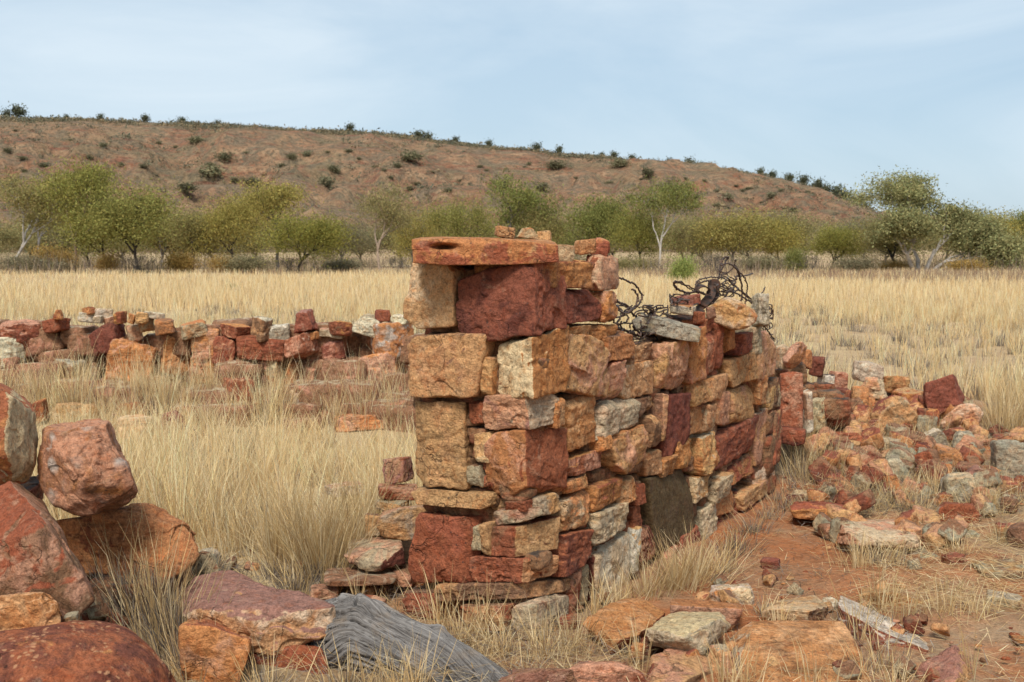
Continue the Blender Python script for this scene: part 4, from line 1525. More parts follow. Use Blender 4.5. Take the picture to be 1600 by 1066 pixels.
# the big straw bunch beside the wall end and other single tufts
for px, py, r, n, h, kw in [
    (505, 905, .17, 420, .50, dict(lean=.42, droop=.6)), (470, 890, .13, 260, .46, dict(lean=.4)), (550, 880, .12, 260, .46, dict(lean=.45)), (430, 880, .14, 240, .45, dict(lean=.35)),
    (575, 850, .10, 160, .44, dict(lean=.4)), (380, 870, .12, 160, .40, dict(lean=.3)), (600, 770, .1, 150, .4, dict(lean=.4)), (330, 860, .1, 120, .38, dict()),
    (490, 912, .16, 420, .22, dict(grey=.9, lean=.6)), (540, 905, .13, 300, .2, dict(grey=.92, lean=.65)), (430, 905, .14, 260, .2, dict(grey=.9, lean=.6)),
    # near tussock in front of the pile
    (205, 960, .13, 900, .42, dict(grey=.9, lean=.35, kink=.14)), (245, 985, .14, 1000, .40, dict(grey=.7, lean=.3, kink=.12)), (275, 1020, .12, 800, .36, dict(grey=.65, lean=.35, kink=.12)),
    (300, 1050, .12, 600, .3, dict(grey=.8, lean=.5, kink=.14)), (420, 1085, .12, 500, .2, dict(grey=.7, lean=.7, kink=.15)), (540, 1075, .12, 400, .18, dict(grey=.6, lean=.7, kink=.15)), (460, 925, .14, 500, .18, dict(grey=.85, lean=.7, kink=.15)), (640, 960, .1, 300, .16, dict(grey=.85, lean=.7, kink=.15)), (600, 940, .1, 300, .16, dict(grey=.85, lean=.7, kink=.15)), (330, 900, .12, 400, .2, dict(grey=.85, lean=.6, kink=.15)), (180, 930, .1, 170, .34, dict(grey=.9, lean=.35, kink=.14)), (290, 1075, .12, 260, .22, dict(grey=.6, lean=.5)),
    # dry grass before the wall end and over the log
    (720, 1010, .14, 330, .2, dict(grey=.35, lean=.55, kink=.14)), (790, 1025, .14, 330, .2, dict(grey=.4, lean=.6, kink=.14)), (850, 1030, .14, 330, .21, dict(grey=.3, lean=.6, kink=.14)),
    (690, 985, .09, 120, .26, dict(lean=.3)), (760, 1000, .1, 140, .28, dict(lean=.35)), (890, 1025, .1, 180, .2, dict(lean=.5)), (680, 960, .07, 90, .25, dict(lean=.35)),
    (620, 1085, .08, 120, .2, dict(lean=.3)), (650, 1090, .08, 120, .22, dict(lean=.3)), (590, 1085, .06, 60, .2, dict(grey=.3)), (560, 955, .05, 70, .2, dict(lean=.25)), (820, 1060, .1, 200, .14, dict(grey=.4, lean=.8)),
    (740, 1045, .12, 220, .14, dict(grey=.45, lean=.8)), (900, 1060, .1, 160, .14, dict(lean=.7)),
    # along the wall foot
    (965, 950, .09, 180, .20, dict(lean=.6)), (930, 965, .08, 130, .2, dict(lean=.5)), (1010, 935, .10, 200, .2, dict(lean=.6)), (1055, 920, .12, 360, .27, dict(lean=.55)), (1090, 905, .13, 330, .25, dict(lean=.65)),
    (1130, 890, .13, 240, .2, dict(grey=.3, lean=.8)), (1150, 860, .15, 360, .18, dict(grey=.8, lean=.7)), (1175, 835, .15, 360, .18, dict(grey=.85, lean=.7)), (1140, 875, .1, 200, .15, dict(grey=.8, lean=.7)),
    (1200, 810, .13, 220, .15, dict(grey=.85, lean=.7)), (1215, 780, .1, 140, .14, dict(grey=.8, lean=.7)),
    (1255, 750, .16, 330, .3, dict(grey=.4, lean=.5)), (1285, 735, .18, 360, .34, dict(grey=.45, lean=.5)), (1260, 700, .1, 160, .36, dict(lean=.35)), (1310, 775, .16, 320, .22, dict(grey=.7, lean=.6)),
    (1390, 780, .18, 420, .22, dict(grey=.6, lean=.6)), (1430, 800, .18, 360, .2, dict(grey=.65, lean=.7)), (1350, 790, .15, 300, .2, dict(grey=.5, lean=.6)), (1460, 770, .12, 220, .2, dict(grey=.5, lean=.5)),
    (1370, 880, .16, 360, .16, dict(grey=.6, lean=.55)), (1340, 890, .1, 150, .2, dict(lean=.35)), (1400, 885, .12, 200, .16, dict(grey=.6, lean=.6)),
    (1375, 955, .12, 130, .24, dict(lean=.25)), (1420, 975, .12, 110, .22, dict(lean=.25, grey=.2)), (1345, 1000, .1, 150, .2, dict(grey=.5, lean=.35)), (1330, 985, .08, 120, .2, dict(grey=.6)), (1380, 1045, .12, 170, .2, dict(grey=.45, lean=.45)),
    (1480, 965, .13, 130, .18, dict(lean=.35)), (1530, 970, .1, 90, .16, dict(lean=.4)), (1395, 1075, .14, 200, .12, dict(lean=.9)), (1350, 1055, .1, 120, .16, dict(grey=.6, lean=.5)),
    (1520, 1060, .06, 40, .2, dict(lean=.2)), (1495, 745, .16, 260, .2, dict(grey=.8, lean=.5)), (1545, 760, .15, 240, .2, dict(grey=.8, lean=.5)), (1575, 745, .15, 220, .22, dict(grey=.6, lean=.5)), (1540, 800, .15, 280, .2, dict(grey=.3, lean=.5)),
    (1560, 850, .16, 320, .15, dict(grey=.25, lean=.9)), (1500, 870, .15, 260, .14, dict(grey=.3, lean=.9)), (1480, 930, .14, 180, .12, dict(grey=.2, lean=.9)), (1220, 985, .08, 100, .16, dict(lean=.4)), (1270, 1075, .1, 90, .18, dict(lean=.3)),
    (1160, 1075, .08, 110, .2, dict(lean=.25)), (1130, 1080, .08, 130, .2, dict(lean=.25)), (1190, 960, .08, 140, .14, dict(grey=.5, lean=.7)), (1110, 985, .05, 60, .1, dict(grey=.4)), (1000, 1050, .05, 40, .2, dict(lean=.2)),
    (980, 1030, .08, 140, .12, dict(grey=.3, lean=.8)), (930, 1020, .08, 120, .14, dict(grey=.2, lean=.7)), (1270, 640, .14, 150, .4, dict(lean=.35)), (1290, 660, .12, 120, .34, dict(grey=.4)), (1350, 660, .1, 120, .24, dict(grey=.7, lean=.5)),
    (1420, 700, .12, 120, .22, dict(grey=.4, lean=.5)), (1400, 720, .1, 110, .2, dict(grey=.5, lean=.5)), (1450, 690, .12, 130, .22, dict(grey=.4)),
    (60, 640, .16, 160, .4, dict(lean=.35)), (110, 650, .16, 160, .42, dict(lean=.35)), (90, 560, .2, 200, .5, dict()),
]:
    kw.setdefault('w', .0031)
    q = .42 if py > 940 else .62 if px > 900 else .8
    tuft(px, py, r, int(n * q), h, **kw)
for _ in range(330):                                            # the straw goes on past the frame
    y = _g.uniform(4.9, 10.5)
    x = _g.uniform(-7.5, -.47 * y - .1)
    clump(near, x, y, _g.uniform(.05, .15), 45, _g.uniform(.25, .5), .0036, grey=.15, lean=.3, droop=.6, kink=.09, pal=FIELDC)
for _ in range(200):
    y = _g.uniform(6.5, 11.0)
    x = _g.uniform(.49 * y, 8.5)
    clump(near, x, y, _g.uniform(.05, .15), 40, _g.uniform(.2, .4), .0036, grey=.35, lean=.4, droop=.6, kink=.09, pal=FIELDC)
# grass growing in and before the low wall
for _ in range(150):
    px = _g.uniform(-20, 640)
    y = _g.choice([9.35, 9.1, 9.6, 10.3], p=[.35, .3, .15, .2]) + _g.normal(0, .06)
    x = (px - CX) / F * y
    clump(near, x, y, .12, 40, _g.uniform(.2, .55), .0038, grey=.2, pal=FIELDC, lean=.3, zoff=.05)
for _ in range(210):
    tuft(_g.uniform(1225, 1610), _g.uniform(640, 800), .12, int(_g.uniform(40, 90)), _g.uniform(.08, .17), grey=_g.uniform(.4, .9), lean=.6, kink=.14, w=.0034)
for _ in range(40):
    tuft(_g.uniform(1540, 1660), _g.uniform(620, 690), .14, int(_g.uniform(50, 110)), _g.uniform(.2, .42), grey=.2, lean=.35, w=.0036)
near.build('dry_grass', STRAW)

# fallen straw and twigs on the sand
lit = Blades(3)


def litter(n, fx, fy, lo, hi, pal, w, zmax=.025):
    out = []
    while len(out) < n:
        px, py = fx(), fy()
        x, y = pxg(px, py)
        out.append((x, y, float(gh(x, y)) + .006 + _g.uniform(0, zmax)))
    b = np.array(out)
    b[:, 2] += .01
    lit.add(b, _g.uniform(lo, hi, n), _g.uniform(.6, 1.3, n) * w, pick(pal, n, .2), lean=np.full(n, math.pi / 2) + _g.normal(0, .1, n), droop=0.06)


litter(2600, lambda: _g.uniform(1120, 1640), lambda: _g.uniform(690, 1080), .03, .16, np.vstack([STRAWC, GREYC]), .003)
litter(3200, lambda: _g.uniform(1350, 1640), lambda: _g.uniform(780, 970), .04, .2, STRAWC, .0032, .05)
litter(900, lambda: _g.normal(1250, 70), lambda: _g.normal(900, 40), .02, .1, GREYC * .6, .0024, .01)
litter(1500, lambda: _g.uniform(600, 1010), lambda: _g.uniform(985, 1090), .05, .2, np.vstack([STRAWC, GREYC]), .0026, .06)
litter(1500, lambda: _g.uniform(280, 700), lambda: _g.uniform(860, 1080), .05, .2, np.vstack([STRAWC, GREYC, GREYC]), .0028, .06)
litter(3600, lambda: _g.uniform(1230, 1620), lambda: _g.uniform(650, 800), .05, .2, np.vstack([STRAWC, GREYC, GREYC]), .0034, .08)
lit.build('straw_litter', STRAW)

# the open straw field
mid = Blades(4)
n = 0
while n < 9200:
    y = 10.6 + 19 * _g.rand() ** 1.15
    x = _g.uniform(-.78, .78) * y
    px = CX + F * x / y
    if y < 10.9 and px > 1180:
        continue
    d = vnoise(np.array([[x * .35, y * .22, 9.1]]))[0]
    if _g.rand() < .2 - d * .75:
        n += 1
        continue
    k = int(_g.uniform(16, 34))
    hh = _g.uniform(.22, .52) * (1 + .35 * d)
    g = .12 if d > -.1 else .4
    clump(mid, x, y, .16, k, hh, .0016 * y ** .5 * 1.3, grey=g, lean=.22, droop=.35, kink=.03, pal=FIELDC)
    n += 1
for _ in range(330):
    y = 10.9 + 26 * _g.rand()
    x = _g.uniform(-.55, .55) * y
    clump(mid, x, y, .22, 46, _g.uniform(.3, .55), .0016 * y ** .5 * 1.4, grey=.93, lean=.5, droop=.4, kink=.12)
mid.build('field_grass', STRAW)

far = Blades(3)
NF = 140000
yy = 28 * (100 / 28.0) ** _g.rand(NF)
xx = _g.uniform(-.72, .72, NF) * yy
dd = vnoise(np.stack([xx * .12, yy * .05, yy * 0 + 4], 1)) + .6 * vnoise(np.stack([xx * .5, yy * .25, yy * 0 + 8], 1))
ok = _g.rand(NF) < .62 + dd * .6
xx, yy, dd = xx[ok], yy[ok], dd[ok]
col = pick(FIELDC, len(xx), .12)
lim = np.interp(xx / yy * F + CX, [880, 1080], [84, 58])
edge = sstep(lim - 7, lim + 7, yy + 7 * dd)[:, None]
gr = (_g.rand(len(xx)) < .06 + .62 * edge[:, 0])[:, None]
col = np.where(gr, pick(np.array([(0.30, 0.19, 0.13), (0.26, 0.19, 0.13), (0.36, 0.26, 0.17)]), len(xx)), col)
far.add(np.stack([xx, yy, gh(xx, yy)], 1), _g.uniform(.28, .6, len(xx)) * (1 + .25 * dd), .00045 * yy * _g.uniform(.7, 1.3, len(xx)), col, lean=.25, droop=.3)
far.build('distant_field_grass', STRAW)

# dry scrub under the trees, one thin mass
scr = Blades(3)
NS = 60000
yy = _g.uniform(88, 175, NS)
xx = _g.uniform(-.6, .6, NS) * yy
dd = vnoise(np.stack([xx * .16, yy * .10, yy * 0 + 2], 1))
ok = _g.rand(NS) < .35 + dd * .9
xx, yy = xx[ok], yy[ok]
col = pick(np.array([(0.20, 0.15, 0.115), (0.26, 0.19, 0.13), (0.17, 0.14, 0.11), (0.42, 0.31, 0.18), (0.24, 0.20, 0.10), (0.13, 0.10, 0.085)]), len(xx))
scr.add(np.stack([xx, yy, gh(xx, yy)], 1), _g.uniform(.3, 1.9, len(xx)) * (.6 + .6 * np.clip(dd[ok] + .3, 0, 1)), _g.uniform(.02, .055, len(xx)), col, lean=.5, droop=.4, kink=.25)
scr.build('dry_scrub', TWIG)

# ------------------------------------------------------------------ pebbles on the sand
_V, _Q, _C, _k = [], [], [], 0
vv, ff = cubesphere(3)
for i in range(300):
    px, py = (_g.uniform(1120, 1620), _g.uniform(720, 1080)) if i < 280 else (_g.uniform(560, 1100), _g.uniform(930, 1085))
    x, y = pxg(px, py)
    r = abs(_g.normal(0, .006)) + .003
    q = vv * r * _g.uniform(.6, 1.3, 3) * np.array([1, 1, .6]) * (1 + .4 * vnoise(vv * 1.5, i)[:, None])
    _V.append(q + np.array([x, y, float(gh(x, y)) + r * .35]))
    _Q.append(ff + _k)
    _C.append(np.repeat(np.array([PAL[_g.choice(list('TRRKONNM'))]]) * _g.uniform(.6, 1.0), len(vv), 0))
    _k += len(vv)
_pm = blade_material('pebble_stone', 0.0)
_o = link('pebbles', make_mesh('pebbles', np.concatenate(_V), np.concatenate(_Q), True, _pm, np.concatenate(_C)))
tag(_o, kind='stuff')

for code, sd in (('KTN', 0), ('MRN', 1), ('GSN', 2), ('TOM', 3)):
    _V, _Q, _k = [], [], 0
    for i in range(96):
        px, py = (_g.uniform(1275, 1600), _g.uniform(628, 780)) if i < 37 else (_g.uniform(560, 650), _g.uniform(800, 945)) if i < 48 else (_g.uniform(330, 640), _g.uniform(870, 1000)) if i < 56 else (_g.uniform(880, 1500), _g.uniform(890, 1070)) if i < 70 else (_g.uniform(1270, 1620), _g.uniform(690, 860)) if i < 88 else (_g.uniform(60, 340), _g.uniform(880, 1000))
        if i < 37 and py < 628 + abs(px - 1400) * .12:
            continue
        x, y = pxg(px, py)
        a = _g.uniform(.035, .10) if i < 37 else _g.uniform(.02, .045) if i < 70 else _g.uniform(.03, .085)
        c0 = np.array([x, y, float(gh(x, y)) + a * _g.uniform(.3, 1.0)])
        _rm = np.linalg.qr(_g.normal(0, 1, (3, 3)))[0]
        pts = c0 + np.array([(sx * a, sy * a * .8, sz * a * .65) for sx in (-1, 1) for sy in (-1, 1) for sz in (-1, 1)]) * _g.uniform(.55, 1.15, (8, 3)) @ _rm
        ve, fc, c = rock_geo(pts, 3000 + i + 400 * sd, 9, p=40, rough=.025, chips=6)
        _V.append(ve + c)
        _Q.append(fc + _k)
        _k += len(ve)
    _o = link('small_rubble', make_mesh('small_rubble', np.concatenate(_V), np.concatenate(_Q), True, ROCK))
    set_rock_props(_o, code, _g, bal=0.0)
    tag(_o, kind='stuff')

# ------------------------------------------------------------------ the weathered log
def build_log():
    px = [(470, 985, 4.0), (520, 995, 4.0), (570, 1002, 3.98), (640, 1030, 3.92), (720, 1062, 3.84), (800, 1090, 3.75), (860, 1110, 3.68)]
    C0 = np.array([P(*p) for p in px])
    rad0 = np.array([.075, .125, .128, .108, .092, .08, .07])
    nu, nv = 300, 330
    t = np.linspace(0, 1, nu)
    k = np.linspace(0, 1, len(px))
    C = np.stack([np.interp(t, k, C0[:, i]) for i in range(3)], 1)
    for _ in range(12):
        C[1:-1] = (C[:-2] + C[2:] + 2 * C[1:-1]) / 4
    rad = np.interp(t, k, rad0)
    T = np.gradient(C, axis=0)
    T /= np.linalg.norm(T, axis=1)[:, None]
    up = np.array([0, 0, 1.0])
    A = np.cross(T, up)
    A /= np.linalg.norm(A, axis=1)[:, None]
    B = np.cross(A, T)
    th = np.linspace(0, 2 * math.pi, nv, endpoint=False)
    U, TH = np.meshgrid(t, th, indexing='ij')
    tw = TH + U * 1.6 + .45 * np.sin(U * 7 + 1) + .25 * np.sin(U * 13 + 2 * np.sin(TH)) * (1 - U)
    q = np.stack([np.cos(tw).ravel() * 2.0, np.sin(tw).ravel() * 2.0, U.ravel() * 2.2], 1)
    f1 = fbm(q * 1.1, 3, 3).reshape(U.shape)
    q2 = np.stack([np.cos(tw).ravel() * 5.0, np.sin(tw).ravel() * 5.0, U.ravel() * 1.3 + 1.2 * f1.ravel() + .8 * fbm(q * 2.3, 41, 2)], 1)
    g1 = np.abs(fbm(q2, 9, 3).reshape(U.shape))
    q3 = np.stack([np.cos(tw).ravel() * 15.0, np.sin(tw).ravel() * 15.0, U.ravel() * 2.2 + .9 * f1.ravel()], 1)
    g2 = np.abs(fbm(q3, 19, 2).reshape(U.shape))
    crack = sstep(.11, .0, g1)
    crack = crack * sstep(-.45, .5, fbm(q * 1.9, 61, 2).reshape(U.shape)) * 1.25
    crack2 = sstep(.16, .0, g2)
    r = rad[:, None] * (1 + .16 * f1 + .10 * np.clip(g1, 0, 1) - .24 * crack - .05 * crack2 + .05 * fbm(q * 4.0, 71, 3).reshape(U.shape) + .06 * g2)
    knot = np.exp(-(((U - .30) / .035) ** 2 + (np.sin((TH - 1.3) / 2) / .16) ** 2)) - np.exp(-(((U - .30) / .014) ** 2 + (np.sin((TH - 1.3) / 2) / .065) ** 2)) * 1.6
    knot = knot + np.exp(-(((U - .55) / .03) ** 2 + (np.sin((TH - 2.2) / 2) / .14) ** 2)) * .7
    rag = .05 * (vnoise(np.stack([np.cos(TH).ravel() * 2.2, np.sin(TH).ravel() * 2.2, 0 * U.ravel()], 1), 5).reshape(U.shape) + .6 * vnoise(np.stack([np.cos(TH).ravel() * 7, np.sin(TH).ravel() * 7, 0 * U.ravel()], 1), 8).reshape(U.shape)) + .05
    r = r * (1 + .22 * knot)
    endf = sstep(0, .02, U - rag) * .6 + .4
    r = r * endf
    V = C[:, None] + A[:, None] * (r * np.cos(TH))[..., None] + B[:, None] * (r * np.sin(TH))[..., None]
    V = V.reshape(-1, 3)
    i = np.arange(nu * nv).reshape(nu, nv)
    j = np.roll(i, -1, axis=1)
    Fq = np.stack([i[:-1], i[1:], j[1:], j[:-1]], -1).reshape(-1, 4)
    V = np.vstack([V, C[0] - T[0] * .01, C[-1]])
    a, b = len(V) - 2, len(V) - 1
    tri = [(a, i[0, m], j[0, m]) for m in range(nv)] + [(b, j[-1, m], i[-1, m]) for m in range(nv)]
    me = make_mesh('log', V, [Fq, np.array(tri)], True, wood_material(), np.repeat(np.concatenate([np.clip(crack + .6 * crack2, 0, 1).ravel(), [1, 1]])[:, None], 3, 1))
    uv = me.uv_layers.new(name='UVMap')
    li = np.zeros(len(me.loops), dtype=np.int32)
    me.loops.foreach_get('vertex_index', li)
    uu = np.concatenate([U.ravel() * 1.6, [0, 1.6]])
    vv_ = np.concatenate([np.abs((tw.ravel() / (2 * math.pi)) % 1.0 * 2 - 1), [.5, .5]])
    uv.data.foreach_set('uv', np.stack([uu[li], vv_[li]], 1).astype(np.float32).ravel())
    o = link('fallen_log', me)
    tag(o, 'silver grey weathered log with deep twisted cracks, lying before the wall end', 'log')


build_log()

# ------------------------------------------------------------------ wire and iron on the wall


def smooth_path(p, m=10):
    p = np.asarray(p, float)
    if len(p) < 3:
        return np.array([p[0] + (p[1] - p[0]) * k for k in np.linspace(0, 1, 6)])
    q = np.vstack([2 * p[0] - p[1], p, 2 * p[-1] - p[-2]])
    out = []
    for i in range(1, len(q) - 2):
        for t in np.linspace(0, 1, m, endpoint=False):
            a, b, c, d = q[i - 1], q[i], q[i + 1], q[i + 2]
            out.append(.5 * (2 * b + (c - a) * t + (2 * a - 5 * b + 4 * c - d) * t * t + (3 * b - a - 3 * c + d) * t ** 3))
    out.append(p[-1])
    return np.array(out)


def sweep(path, prof, V, Fq, k, flat=None):
    """sweep the 2-D profile along a path; returns the next vertex index"""
    T = np.gradient(path, axis=0)
    T /= np.linalg.norm(T, axis=1)[:, None] + 1e-9
    ref = np.array([0.3, -1.0, 0.25]) if flat is None else np.asarray(flat, float)
    A = np.cross(T, ref)
    A /= np.linalg.norm(A, axis=1)[:, None] + 1e-9
    B = np.cross(A, T)
    m = len(prof)
    W = path[:, None] + A[:, None] * prof[None, :, 0:1] + B[:, None] * prof[None, :, 1:2]
    V.append(W.reshape(-1, 3))
    i = np.arange(len(path) * m).reshape(len(path), m) + k
    j = np.roll(i, -1, axis=1)
    Fq.append(np.stack([i[:-1], i[1:], j[1:], j[:-1]], -1).reshape(-1, 4))
    Fq.append(np.stack([i[0, 0], i[0, 1], i[0, m // 2], i[0, m - 1]])[None])
    Fq.append(np.stack([i[-1, 0], i[-1, m - 1], i[-1, m // 2], i[-1, 1]])[None])
    return k + len(path) * m


CIRC = np.stack([np.cos(np.linspace(0, 2 * math.pi, 6, endpoint=False)), np.sin(np.linspace(0, 2 * math.pi, 6, endpoint=False))], 1)


def zoomp(zx, zy, t):
    x, y = 940 + zx * .175, 390 + zy * .175
    return P(x, y, side_depth(x, t))


def wires(name, label, traces, rad, scrib, nscr):
    V, Fq, k = [], [], 0
    for tr in traces:
        t0 = _g.uniform(.06, .32)
        t1 = t0 + _g.uniform(-.12, .12)
        pts = [zoomp(x, y, t0 + (t1 - t0) * i / len(tr)) for i, (x, y) in enumerate(tr)]
        pth = smooth_path(pts)
        pth[1:-1] += _g.normal(0, .0022, pth[1:-1].shape)
        k = sweep(pth, CIRC * rad * _g.uniform(.5, 1.35), V, Fq, k)
    for x0, y0, x1, y1 in scrib:
        for _ in range(nscr):
            x, y = _g.uniform(x0, x1), _g.uniform(y0, y1)
            a = _g.uniform(0, 6.28)
            t = _g.uniform(.04, .34)
            pts = []
            for _ in range(_g.randint(4, 9)):
                pts.append(zoomp(x, y, t))
                a += _g.normal(0, .8)
                x = float(np.clip(x + math.cos(a) * 50, x0 - 30, x1 + 30))
                y = float(np.clip(y + math.sin(a) * 34, y0 - 20, y1 + 20))
                t += _g.normal(0, .03)
            k = sweep(smooth_path(pts, 6), CIRC * rad * .85, V, Fq, k)
    V = np.concatenate(V)
    c = V.mean(0)
    o = link(name, make_mesh(name, V - c, np.concatenate(Fq), True, WIRE), None, c)
    tag(o, label, 'wire', 'rusty wire on the wall')


wires('wire_tangle', 'dark tangled wire heap with two upright hooked ends, beside the tall wall end', [
    [(150, 250), (220, 275), (290, 310), (345, 370), (362, 420), (345, 470), (300, 520), (250, 545), (190, 580), (150, 640), (130, 690)],
    [(270, 355), (300, 370), (322, 430), (320, 470), (290, 520), (240, 560)],
    [(90, 420), (150, 470), (210, 490), (250, 540), (290, 590), (340, 620)],
    [(160, 480), (230, 520), (330, 515), (400, 520), (440, 545), (500, 525), (560, 520)],
    [(290, 660), (350, 640), (420, 660), (460, 700), (470, 760), (420, 775), (340, 740), (290, 700), (280, 680)],
    [(340, 715), (370, 690), (410, 695), (415, 735), (380, 750), (350, 735), (350, 710), (380, 700), (395, 720)],
    [(130, 700), (200, 720), (300, 760), (400, 775), (470, 770)],
    [(310, 770), (400, 800), (450, 850), (510, 910), (565, 970)],
    [(330, 800), (410, 790), (460, 830), (440, 860), (380, 850), (320, 830)],
    [(170, 560), (240, 600), (210, 650), (150, 680), (190, 730), (260, 720)]],
    .0046, [(150, 520, 460, 640), (140, 640, 320, 780), (300, 760, 470, 850), (380, 520, 560, 600)], 10)
wires('wire_tangle', 'looped wire coil standing highest on the low wall and trailing over its far end', [
    [(650, 290), (690, 285), (760, 320), (860, 370), (930, 400)], [(650, 290), (650, 325), (700, 365), (780, 385), (860, 380), (920, 400)],
    [(660, 300), (700, 300), (770, 340), (860, 385)],
    [(840, 330), (850, 290), (900, 260), (1000, 250), (1100, 258)], [(845, 340), (870, 300), (940, 280), (1040, 285)],
    [(1030, 290), (1050, 230), (1060, 150), (1080, 90), (1100, 70), (1130, 70), (1105, 110), (1070, 180), (1045, 260)],
    [(1050, 190), (1100, 210), (1150, 190), (1180, 150), (1195, 100), (1190, 95)],
    [(1060, 140), (1120, 125), (1180, 150), (1230, 200), (1280, 260), (1300, 340), (1290, 420), (1280, 490)],
    [(1190, 150), (1230, 230), (1250, 320), (1255, 420), (1240, 470)], [(1195, 140), (1225, 210), (1200, 260), (1190, 330)],
    [(1120, 250), (1160, 300), (1220, 350), (1280, 410), (1350, 480), (1400, 540), (1450, 580), (1490, 650), (1500, 710)],
    [(1130, 260), (1180, 320), (1260, 380), (1330, 440), (1390, 520), (1480, 560)],
    [(1150, 370), (1220, 400), (1300, 450), (1370, 500), (1430, 560), (1470, 640), (1480, 700)],
    [(1200, 240), (1280, 230), (1350, 215)], [(1380, 480), (1420, 410), (1460, 335)],
    [(1400, 620), (1440, 720), (1490, 770), (1545, 820)], [(1410, 600), (1460, 690), (1510, 760), (1540, 800)], [(1420, 660), (1470, 740), (1520, 815)],
    [(1060, 330), (1100, 320), (1130, 370), (1100, 410), (1050, 390), (1050, 340)], [(1080, 310), (1130, 300), (1150, 350), (1110, 390)],
    [(980, 480), (1060, 500), (1110, 560), (1110, 650)], [(1040, 620), (1035, 720), (1040, 800)], [(610, 440), (640, 500), (620, 560), (590, 590)],
    [(650, 470), (720, 440), (800, 480), (880, 470)]],
    .0044, [(1100, 240, 1180, 350), (1380, 500, 1490, 640), (1030, 330, 1150, 410), (640, 420, 900, 500), (1400, 560, 1500, 740)], 9)


def strap():
    V, Fq, k = [], [], 0
    rect = np.array([(-.5, -.5), (.5, -.5), (.5, .5), (-.5, .5)])
    for tr, wd, th, t in [
        ([(1005, 330), (1020, 400), (970, 460), (890, 510), (840, 560), (760, 590), (680, 605), (600, 600)], .042, .007, .16),
        ([(860, 390), (850, 350), (880, 325), (930, 330), (960, 360), (955, 400)], .028, .006, .14),
        ([(900, 500), (960, 430), (985, 370), (1005, 310)], .05, .008, .15),
        ([(1010, 600), (1070, 575), (1150, 590)], .034, .008, .1),
        ([(660, 640), (740, 620), (830, 600), (900, 540)], .03, .007, .12),
        ([(420, 520), (450, 560), (440, 600), (500, 590)], .03, .006, .14)]:
        pts = smooth_path([zoomp(x, y, t) for x, y in tr], 8)
        k = sweep(pts, rect * np.array([wd, th]), V, Fq, k, flat=(.2, -.5, .9))
    d = zoomp(1005, 318, .15)
    th = np.linspace(0, 2 * math.pi, 20, endpoint=False)
    ring = []
    for yy_, r in ((-.006, .036), (-.012, .034), (.006, .036)):
        ring.append(np.stack([np.cos(th) * r, np.full(20, yy_), np.sin(th) * r], 1) + d)
    Vd = np.vstack([ring[2], ring[0], ring[1]])
    i = np.arange(20)
    j = (i + 1) % 20
    V.append(Vd)
    for a, b in ((0, 20), (20, 40)):
        Fq.append(np.stack([i + a, j + a, j + b, i + b], 1) + k)
    f = [(k + 40 + 0, k + 40 + m, k + 40 + m + 1, k + 40 + m + 1) for m in range(1, 18)]
    V = np.concatenate(V)
    c = V.mean(0)
    quads = np.concatenate(Fq)
    tri = np.array([(40 + k, 40 + k + m + 1, 40 + k + m) for m in range(1, 19)])
    o = link('iron_strap', make_mesh('iron_strap', V - c, [quads, tri], False, IRON), None, c)
    tag(o, 'twisted rusted iron strap with a round disc end, lying in the wire', 'scrap iron')


strap()
# ------------------------------------------------------------------ trees, bushes, hillside scrub
_t = np.random.RandomState(404)


